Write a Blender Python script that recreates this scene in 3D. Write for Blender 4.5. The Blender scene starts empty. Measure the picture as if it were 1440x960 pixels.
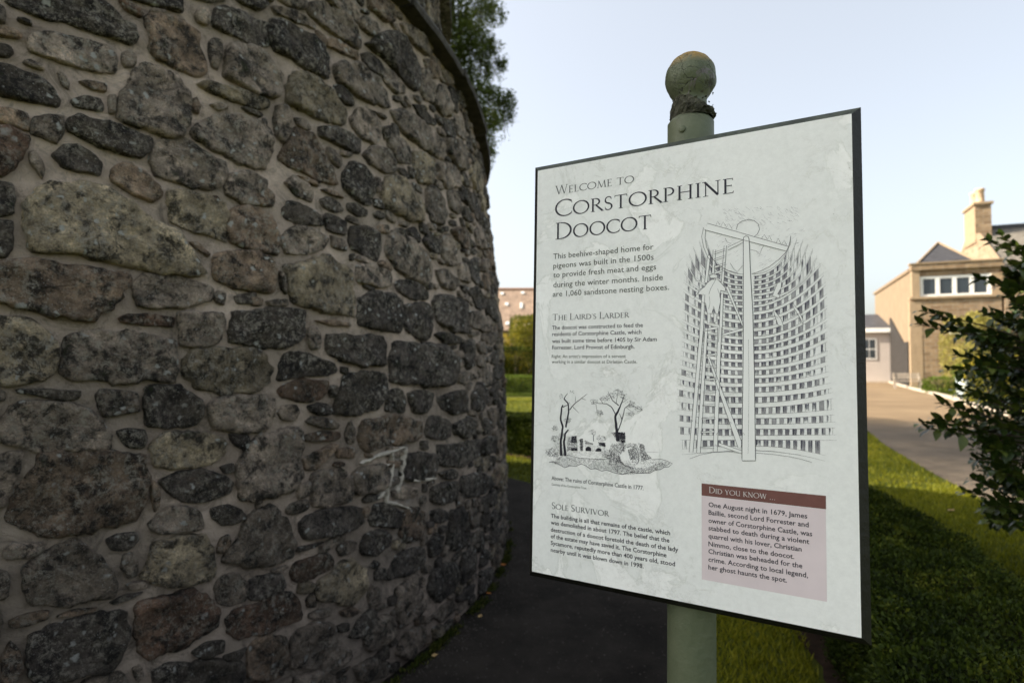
import bpy, bmesh, math, random
import numpy as np
from mathutils import Vector, Matrix, noise as mnoise
sc = bpy.context.scene
COL = sc.collection
R = math.radians

# ------------------------------------------------------------------ camera, sky, sun, exposure
cd = bpy.data.cameras.new('camera'); cam = bpy.data.objects.new('camera', cd); COL.objects.link(cam); sc.camera = cam
cam.location = (0, 0, 1.6); cam.rotation_euler = (R(90) + .0333, 0, 0)
cd.sensor_width = 36; cd.lens = 20.95; cd.clip_start = .05; cd.clip_end = 3000
cd.dof.use_dof = True; cd.dof.focus_distance = 1.15; cd.dof.aperture_fstop = 3.6
SUN_EL, SUN_AZ = 36.0, -82.0          # azimuth clockwise from +Y
w = bpy.data.worlds.new('World'); sc.world = w; w.use_nodes = True
nt = w.node_tree; bgn = nt.nodes['Background']
sky = nt.nodes.new('ShaderNodeTexSky'); sky.sky_type = 'NISHITA'; sky.sun_disc = False
sky.sun_elevation = R(SUN_EL); sky.sun_rotation = R(SUN_AZ); sky.altitude = 60; sky.air_density = 1.0; sky.dust_density = 4.0; sky.ozone_density = 1.2
hz = nt.nodes.new('ShaderNodeMix'); hz.data_type = 'RGBA'; hz.inputs[0].default_value = .32; hz.inputs[7].default_value = (3.1, 3.05, 2.75, 1)   # thin even high haze
hs_ = nt.nodes.new('ShaderNodeHueSaturation'); hs_.inputs['Saturation'].default_value = .66; nt.links.new(sky.outputs[0], hs_.inputs['Color']); nt.links.new(hs_.outputs[0], hz.inputs[6]); nt.links.new(hz.outputs[2], bgn.inputs[0]); bgn.inputs[1].default_value = .097
sd = bpy.data.lights.new('sun', 'SUN'); sun = bpy.data.objects.new('sun', sd); COL.objects.link(sun)
sd.energy = 3.4; sd.angle = R(.53); sd.color = (1, .88, .72)
sv = Vector((math.sin(R(SUN_AZ)) * math.cos(R(SUN_EL)), math.cos(R(SUN_AZ)) * math.cos(R(SUN_EL)), math.sin(R(SUN_EL))))
sun.rotation_euler = sv.to_track_quat('Z', 'Y').to_euler(); sun.location = (-30, 10, 40)
sc.view_settings.view_transform = 'Standard'; sc.view_settings.look = 'None'; sc.view_settings.gamma = 1; sc.view_settings.exposure = 1.78

# ------------------------------------------------------------------ materials
def nmat(name, rough=.8, spec=.3):
    m = bpy.data.materials.new(name); m.use_nodes = True
    n = m.node_tree; b = n.nodes['Principled BSDF']; b.inputs['Roughness'].default_value = rough
    b.inputs['Specular IOR Level'].default_value = spec
    return m, n, b
class NB:
    def __init__(s, n): s.n = n; s.tc = n.nodes.new('ShaderNodeTexCoord')
    def nd(s, t, **k):
        d = s.n.nodes.new(t)
        for a, v in k.items(): setattr(d, a, v)
        return d
    def lk(s, a, b): s.n.links.new(a, b)
    def noise(s, scale, detail=6, rough=.6, vec=None, dist=0):
        d = s.nd('ShaderNodeTexNoise'); d.inputs['Scale'].default_value = scale; d.inputs['Detail'].default_value = detail
        d.inputs['Roughness'].default_value = rough; d.inputs['Distortion'].default_value = dist
        s.lk(vec if vec else s.tc.outputs['Object'], d.inputs['Vector']); return d.outputs['Fac']
    def vor(s, scale, feat='F1', vec=None, rnd=1, out='Distance'):
        d = s.nd('ShaderNodeTexVoronoi', feature=feat); d.inputs['Scale'].default_value = scale; d.inputs['Randomness'].default_value = rnd
        s.lk(vec if vec else s.tc.outputs['Object'], d.inputs['Vector']); return d.outputs[out]
    def mapping(s, sx=1, sy=1, sz=1, src='Object'):
        d = s.nd('ShaderNodeMapping'); d.inputs['Scale'].default_value = (sx, sy, sz); s.lk(s.tc.outputs[src], d.inputs['Vector']); return d.outputs[0]
    def ramp(s, f, stops):
        d = s.nd('ShaderNodeValToRGB'); e = d.color_ramp.elements
        while len(e) < len(stops): e.new(.5)
        for i, (p, c) in enumerate(stops):
            e[i].position = p; e[i].color = (c, c, c, 1) if not isinstance(c, tuple) else (*c, 1)
        s.lk(f, d.inputs[0]); return d.outputs[0]
    def mix(s, f, a, b, mode='MIX'):
        d = s.nd('ShaderNodeMix', data_type='RGBA', blend_type=mode)
        for i, v in ((0, f), (6, a), (7, b)):
            if isinstance(v, (int, float)): d.inputs[i].default_value = v
            elif isinstance(v, tuple): d.inputs[i].default_value = (*v, 1)
            else: s.lk(v, d.inputs[i])
        return d.outputs[2]
    def math(s, op, a, b=0.):
        d = s.nd('ShaderNodeMath', operation=op)
        for i, v in ((0, a), (1, b)):
            if isinstance(v, (int, float)): d.inputs[i].default_value = v
            else: s.lk(v, d.inputs[i])
        return d.outputs[0]
    def bump(s, h, strength, dist, bsdf, prev=None):
        d = s.nd('ShaderNodeBump'); d.inputs['Strength'].default_value = strength; d.inputs['Distance'].default_value = dist
        s.lk(h, d.inputs['Height'])
        if prev: s.lk(prev, d.inputs['Normal'])
        s.lk(d.outputs[0], bsdf.inputs['Normal']); return d.outputs[0]

def plain(name, c, rough=.7, spec=.3, var=.25, scale=6, bumps=0, bscale=60, metal=0):
    m, n, b = nmat(name, rough, spec); N = NB(n)
    f = N.noise(scale, 8, .65)
    lo = tuple(x * (1 - var) for x in c); hi = tuple(min(1, x * (1 + var)) for x in c)
    N.lk(N.mix(N.ramp(f, [(.3, 0.), (.7, 1.)]), lo, hi), b.inputs['Base Color'])
    b.inputs['Metallic'].default_value = metal
    if bumps: N.bump(N.noise(bscale, 6, .7), bumps, .01, b)
    return m

def foot_shade(N, c):   # shade painted into the wall colour, deeper towards the foot, ragged upper limit
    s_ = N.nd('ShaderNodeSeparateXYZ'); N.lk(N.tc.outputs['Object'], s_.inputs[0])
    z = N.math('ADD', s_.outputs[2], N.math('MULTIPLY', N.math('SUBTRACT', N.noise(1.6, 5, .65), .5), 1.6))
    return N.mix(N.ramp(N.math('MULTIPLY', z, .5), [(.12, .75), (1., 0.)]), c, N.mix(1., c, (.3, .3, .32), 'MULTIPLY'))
def stone_material(name, use_obj=True):
    m, n, b = nmat(name, .88, .22); N = NB(n)
    if use_obj:
        oi = N.nd('ShaderNodeObjectInfo'); base = oi.outputs['Color']
    else:
        base = N.ramp(N.vor(5.5, vec=N.mapping(1, 1, 1.7), out='Color'), [(0, (.05, .048, .045)), (.3, (.09, .085, .07)), (.6, (.12, .11, .085)), (1, (.09, .07, .055))])
    big = N.ramp(N.noise(9, 8, .7), [(.32, .4), (.5, .95), (.72, 2.0)])
    c = N.mix(1., base, big, 'MULTIPLY')
    c = N.mix(N.ramp(N.noise(19, 7, .7, dist=.4), [(.42, 0.), (.62, .8)]), c, N.mix(1., c, (.42, .42, .44), 'MULTIPLY'))
    tint = N.mix(N.ramp(N.noise(5, 3, .5), [(.45, 0.), (.62, .55)]), c, (.17, .14, .095))
    c = N.mix(.6, c, tint)
    rust = N.ramp(N.noise(7.3, 5, .6, dist=.6), [(.66, 0.), (.76, .6)])
    c = N.mix(rust, c, (.13, .075, .045))
    crust = N.ramp(N.noise(13, 10, .78, dist=.3), [(.48, 0.), (.57, .9)])
    c = N.mix(crust, c, (.016, .015, .014))
    grain = N.ramp(N.noise(160, 4, .8), [(.3, .55), (.5, 1.), (.72, 1.75)])
    c = N.mix(.8, c, N.mix(1., c, grain, 'MULTIPLY'))
    pale = N.math('MULTIPLY', N.ramp(N.noise(42, 8, .85, dist=.3), [(.5, 0.), (.58, .9)]), N.ramp(N.noise(4.1, 2), [(.4, .25), (.6, 1.)]))
    c = N.mix(pale, c, (.46, .42, .34))
    wvec = N.nd('ShaderNodeVectorMath', operation='ADD'); N.lk(N.tc.outputs['Object'], wvec.inputs[0]); wn_ = N.nd('ShaderNodeTexNoise'); wn_.inputs['Scale'].default_value = 45; N.lk(N.tc.outputs['Object'], wn_.inputs['Vector']); ws_ = N.nd('ShaderNodeVectorMath', operation='SCALE'); ws_.inputs['Scale'].default_value = .035; N.lk(wn_.outputs['Color'], ws_.inputs[0]); N.lk(ws_.outputs[0], wvec.inputs[1])
    spots = N.math('MULTIPLY', N.ramp(N.vor(21, vec=wvec.outputs[0]), [(.14, 1.), (.24, 0.)]), N.ramp(N.noise(6.7, 2), [(.46, 0.), (.54, 1.)]))
    c = N.mix(spots, c, (.55, .55, .5))
    sp2 = N.math('MULTIPLY', N.ramp(N.vor(85), [(.1, 1.), (.2, 0.)]), N.ramp(N.noise(11, 2), [(.45, 0.), (.6, .8)]))
    c = N.mix(sp2, c, (.5, .5, .46))
    moss = N.math('MULTIPLY', N.ramp(N.noise(13, 4), [(.66, 0.), (.72, .8)]), .6)
    c = N.mix(moss, c, (.035, .05, .012))
    c = foot_shade(N, c)
    N.lk(c, b.inputs['Base Color'])
    h = N.math('ADD', N.math('MULTIPLY', N.noise(26, 10, .75, dist=.4), 1.), N.math('MULTIPLY', N.noise(120, 5, .8), .3))
    h = N.math('SUBTRACT', h, N.math('MULTIPLY', N.ramp(N.vor(55), [(0., 1.), (.3, 0.)]), .18))
    N.bump(h, 1., .05, b)
    return m
M_stone = stone_material('weathered_rubble_stone')
M_rubble = stone_material('rear_rubble', False)

def mortar_material():
    m, n, b = nmat('lime_mortar', .95, .15); N = NB(n)
    c = N.mix(N.ramp(N.noise(3.2, 6, .65), [(.35, 0.), (.65, 1.)]), (.46, .37, .295), (.8, .65, .525))
    c = N.mix(N.ramp(N.noise(1.3, 3), [(.45, 0.), (.6, .6)]), c, (.4, .34, .27))
    c = N.mix(N.ramp(N.noise(9, 9, .8, dist=.9), [(.5, 0.), (.66, .8)]), c, (.13, .11, .09))
    c = N.mix(N.ramp(N.noise(90, 4, .8), [(.55, 0.), (.75, .5)]), c, (.5, .45, .38))
    # patch of newer, whiter pointing
    geo = N.nd('ShaderNodeVectorMath', operation='DISTANCE'); N.lk(N.mapping(1, 1, .55), geo.inputs[0])
    geo.inputs[1].default_value = (FRESH[0], FRESH[1], FRESH[2] * .55)
    d = N.math('ADD', geo.outputs['Value'], N.math('MULTIPLY', N.math('SUBTRACT', N.noise(5, 3), .5), .5))
    c = N.mix(N.ramp(d, [(.05, .6), (.12, 0.)]), c, (.55, .53, .48))
    c = foot_shade(N, c)
    N.lk(c, b.inputs['Base Color'])
    N.bump(N.math('ADD', N.noise(22, 9, .8), N.math('MULTIPLY', N.noise(220, 3, .7), .2)), 1., .03, b)
    return m
_fa = R(-26.0); FRESH = (5.0 * math.cos(_fa), 5.0 * math.sin(_fa), 1.07)
M_mortar = mortar_material()

def leaf_material(name, c1, c2, c3, rough=.45, trans=.25, spec=.4):
    m, n, b = nmat(name, rough, spec); N = NB(n)
    at = N.nd('ShaderNodeAttribute', attribute_name='leaf_tone')
    c = N.ramp(at.outputs['Fac'], [(0., c1), (.5, c2), (1., c3)])
    N.lk(c, b.inputs['Base Color'])
    if trans:
        tr = N.nd('ShaderNodeBsdfTranslucent'); N.lk(c, tr.inputs['Color'])
        mx = N.nd('ShaderNodeMixShader'); mx.inputs[0].default_value = trans
        N.lk(b.outputs[0], mx.inputs[1]); N.lk(tr.outputs[0], mx.inputs[2])
        N.lk(mx.outputs[0], n.nodes['Material Output'].inputs[0])
    return m

# ------------------------------------------------------------------ object helpers
def tag(o, label=None, cat=None, group=None, kind=None):
    if label: o['label'] = label
    if cat: o['category'] = cat
    if group: o['group'] = group
    if kind: o['kind'] = kind
    return o
def empty(name, loc=(0, 0, 0), rz=0, label=None, cat=None, group=None):
    o = bpy.data.objects.new(name, None); COL.objects.link(o); o.location = loc; o.rotation_euler = (0, 0, rz); o.empty_display_size = .2
    return tag(o, label, cat, group)
def link(name, me, mat=None, parent=None):
    o = bpy.data.objects.new(name, me); COL.objects.link(o)
    if mat and not me.materials: me.materials.append(mat)
    if parent: o.parent = parent
    return o
def pyobj(name, v, f, mat, parent=None, smooth=False):
    me = bpy.data.meshes.new(name); me.from_pydata([tuple(a) for a in v], [], f); me.update()
    if smooth: me.polygons.foreach_set('use_smooth', [True] * len(me.polygons))
    return link(name, me, mat, parent)
def npmesh(name, V, F, mat, parent=None, smooth=False, tone=None):
    """V (n,3) float, F (m,k) int with constant k; tone = one value per face"""
    me = bpy.data.meshes.new(name); V = np.asarray(V, np.float32); F = np.asarray(F, np.int32); k = F.shape[1]
    me.vertices.add(len(V)); me.vertices.foreach_set('co', V.ravel())
    me.loops.add(F.size); me.loops.foreach_set('vertex_index', F.ravel())
    me.polygons.add(len(F)); me.polygons.foreach_set('loop_start', np.arange(0, F.size, k, dtype=np.int32))
    me.polygons.foreach_set('loop_total', np.full(len(F), k, np.int32))
    if smooth: me.polygons.foreach_set('use_smooth', np.ones(len(F), bool))
    me.update(calc_edges=True)
    if tone is not None:
        a = me.attributes.new('leaf_tone', 'FLOAT', 'FACE'); a.data.foreach_set('value', np.asarray(tone, np.float32))
    return link(name, me, mat, parent)
class BM:
    def __init__(s): s.v = []; s.f = []
    def box(s, x0, x1, y0, y1, z0, z1, taper=0):
        b = len(s.v); t = taper
        s.v += [(x0, y0, z0), (x1, y0, z0), (x1, y1, z0), (x0, y1, z0), (x0 + t, y0 + t, z1), (x1 - t, y0 + t, z1), (x1 - t, y1 - t, z1), (x0 + t, y1 - t, z1)]
        s.f += [tuple(b + i for i in q) for q in ((3, 2, 1, 0), (4, 5, 6, 7), (0, 1, 5, 4), (1, 2, 6, 5), (2, 3, 7, 6), (3, 0, 4, 7))]
        return s
    def poly(s, pts):
        b = len(s.v); s.v += [tuple(p) for p in pts]; s.f.append(tuple(range(b, b + len(pts)))); return s
    def prism(s, pts2, y0, y1):   # outline in x,z extruded in y
        b = len(s.v); n = len(pts2)
        s.v += [(x, y0, z) for x, z in pts2] + [(x, y1, z) for x, z in pts2]
        s.f += [tuple(b + i for i in range(n)), tuple(b + n + i for i in reversed(range(n)))]
        s.f += [(b + (i + 1) % n, b + i, b + n + i, b + n + (i + 1) % n) for i in range(n)]
        return s
    def tube(s, pts, rads, k=8, cap=True):
        b0 = len(s.v); pts = [Vector(p) for p in pts]
        for i, p in enumerate(pts):
            t = (pts[min(i + 1, len(pts) - 1)] - pts[max(i - 1, 0)]).normalized()
            a = t.orthogonal().normalized() if i == 0 else (a - t * a.dot(t)).normalized()
            c = t.cross(a)
            for j in range(k):
                an = 2 * math.pi * j / k; s.v.append(tuple(p + (a * math.cos(an) + c * math.sin(an)) * rads[i]))
        for i in range(len(pts) - 1):
            for j in range(k):
                s.f.append((b0 + i * k + j, b0 + i * k + (j + 1) % k, b0 + (i + 1) * k + (j + 1) % k, b0 + (i + 1) * k + j))
        if cap: s.f.append(tuple(b0 + j for j in reversed(range(k)))); s.f.append(tuple(b0 + (len(pts) - 1) * k + j for j in range(k)))
        return s
    def lathe(s, prof, k=32):
        b0 = len(s.v)
        for r, z in prof:
            for j in range(k):
                an = 2 * math.pi * j / k; s.v.append((r * math.cos(an), r * math.sin(an), z))
        for i in range(len(prof) - 1):
            for j in range(k):
                s.f.append((b0 + i * k + j, b0 + i * k + (j + 1) % k, b0 + (i + 1) * k + (j + 1) % k, b0 + (i + 1) * k + j))
        s.f.append(tuple(b0 + j for j in reversed(range(k)))); s.f.append(tuple(b0 + (len(prof) - 1) * k + j for j in range(k)))
        return s
    def obj(s, name, mat, parent=None, smooth=False): return pyobj(name, s.v, s.f, mat, parent, smooth)

rng = np.random.default_rng(7)
def vnoise(x, y, seed=0):
    """smooth value noise on arrays"""
    xi = np.floor(x).astype(np.int64); yi = np.floor(y).astype(np.int64); fx = x - xi; fy = y - yi
    fx = fx * fx * (3 - 2 * fx); fy = fy * fy * (3 - 2 * fy)
    def hsh(a, b):
        h = (a * 374761393 + b * 668265263 + seed * 1442695041) & 0xffffffff
        h = ((h ^ (h >> 13)) * 1274126177) & 0xffffffff
        return ((h ^ (h >> 16)) & 0xffff) / 65535.
    return (hsh(xi, yi) * (1 - fx) + hsh(xi + 1, yi) * fx) * (1 - fy) + (hsh(xi, yi + 1) * (1 - fx) + hsh(xi + 1, yi + 1) * fx) * fy
def fbm(x, y, o=4, seed=0):
    r = 0; a = .5
    for i in range(o): r = r + a * vnoise(x * 2 ** i, y * 2 ** i, seed + i); a *= .5
    return r

def leaf_cloud(name, P, N, size, mat, parent=None, tone=None, spread=.9, aspect=.5, kind='stuff', sizevar=.35, droop=0):
    """one mesh of small folded leaves: P (n,3) positions, N (n,3) outward directions"""
    P = np.asarray(P); n = len(P)
    d = np.asarray(N) + rng.normal(0, spread, (n, 3)); d[:, 2] -= droop; d /= np.linalg.norm(d, axis=1)[:, None] + 1e-9
    r = rng.normal(0, 1, (n, 3)); s = np.cross(d, r); s /= np.linalg.norm(s, axis=1)[:, None] + 1e-9
    u = np.cross(s, d)
    L = (np.asarray(size) * (1 + rng.uniform(-sizevar, sizevar, n)))[:, None]; W = L * aspect * .5
    mid = P + d * L * .5 + u * L * .02
    V = np.stack([P, mid + s * W + u * L * .12, P + d * L, mid - s * W + u * L * .12], 1).reshape(-1, 3)
    b = np.arange(n)[:, None] * 4
    F = np.concatenate([b + np.array([[0, 1, 2]]), b + np.array([[0, 2, 3]])], 1).reshape(-1, 3)
    if tone is None: tone = rng.random(n)
    o = npmesh(name, V, F, mat, parent, tone=np.repeat(tone, 2))
    if kind: o['kind'] = kind
    return o

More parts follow.
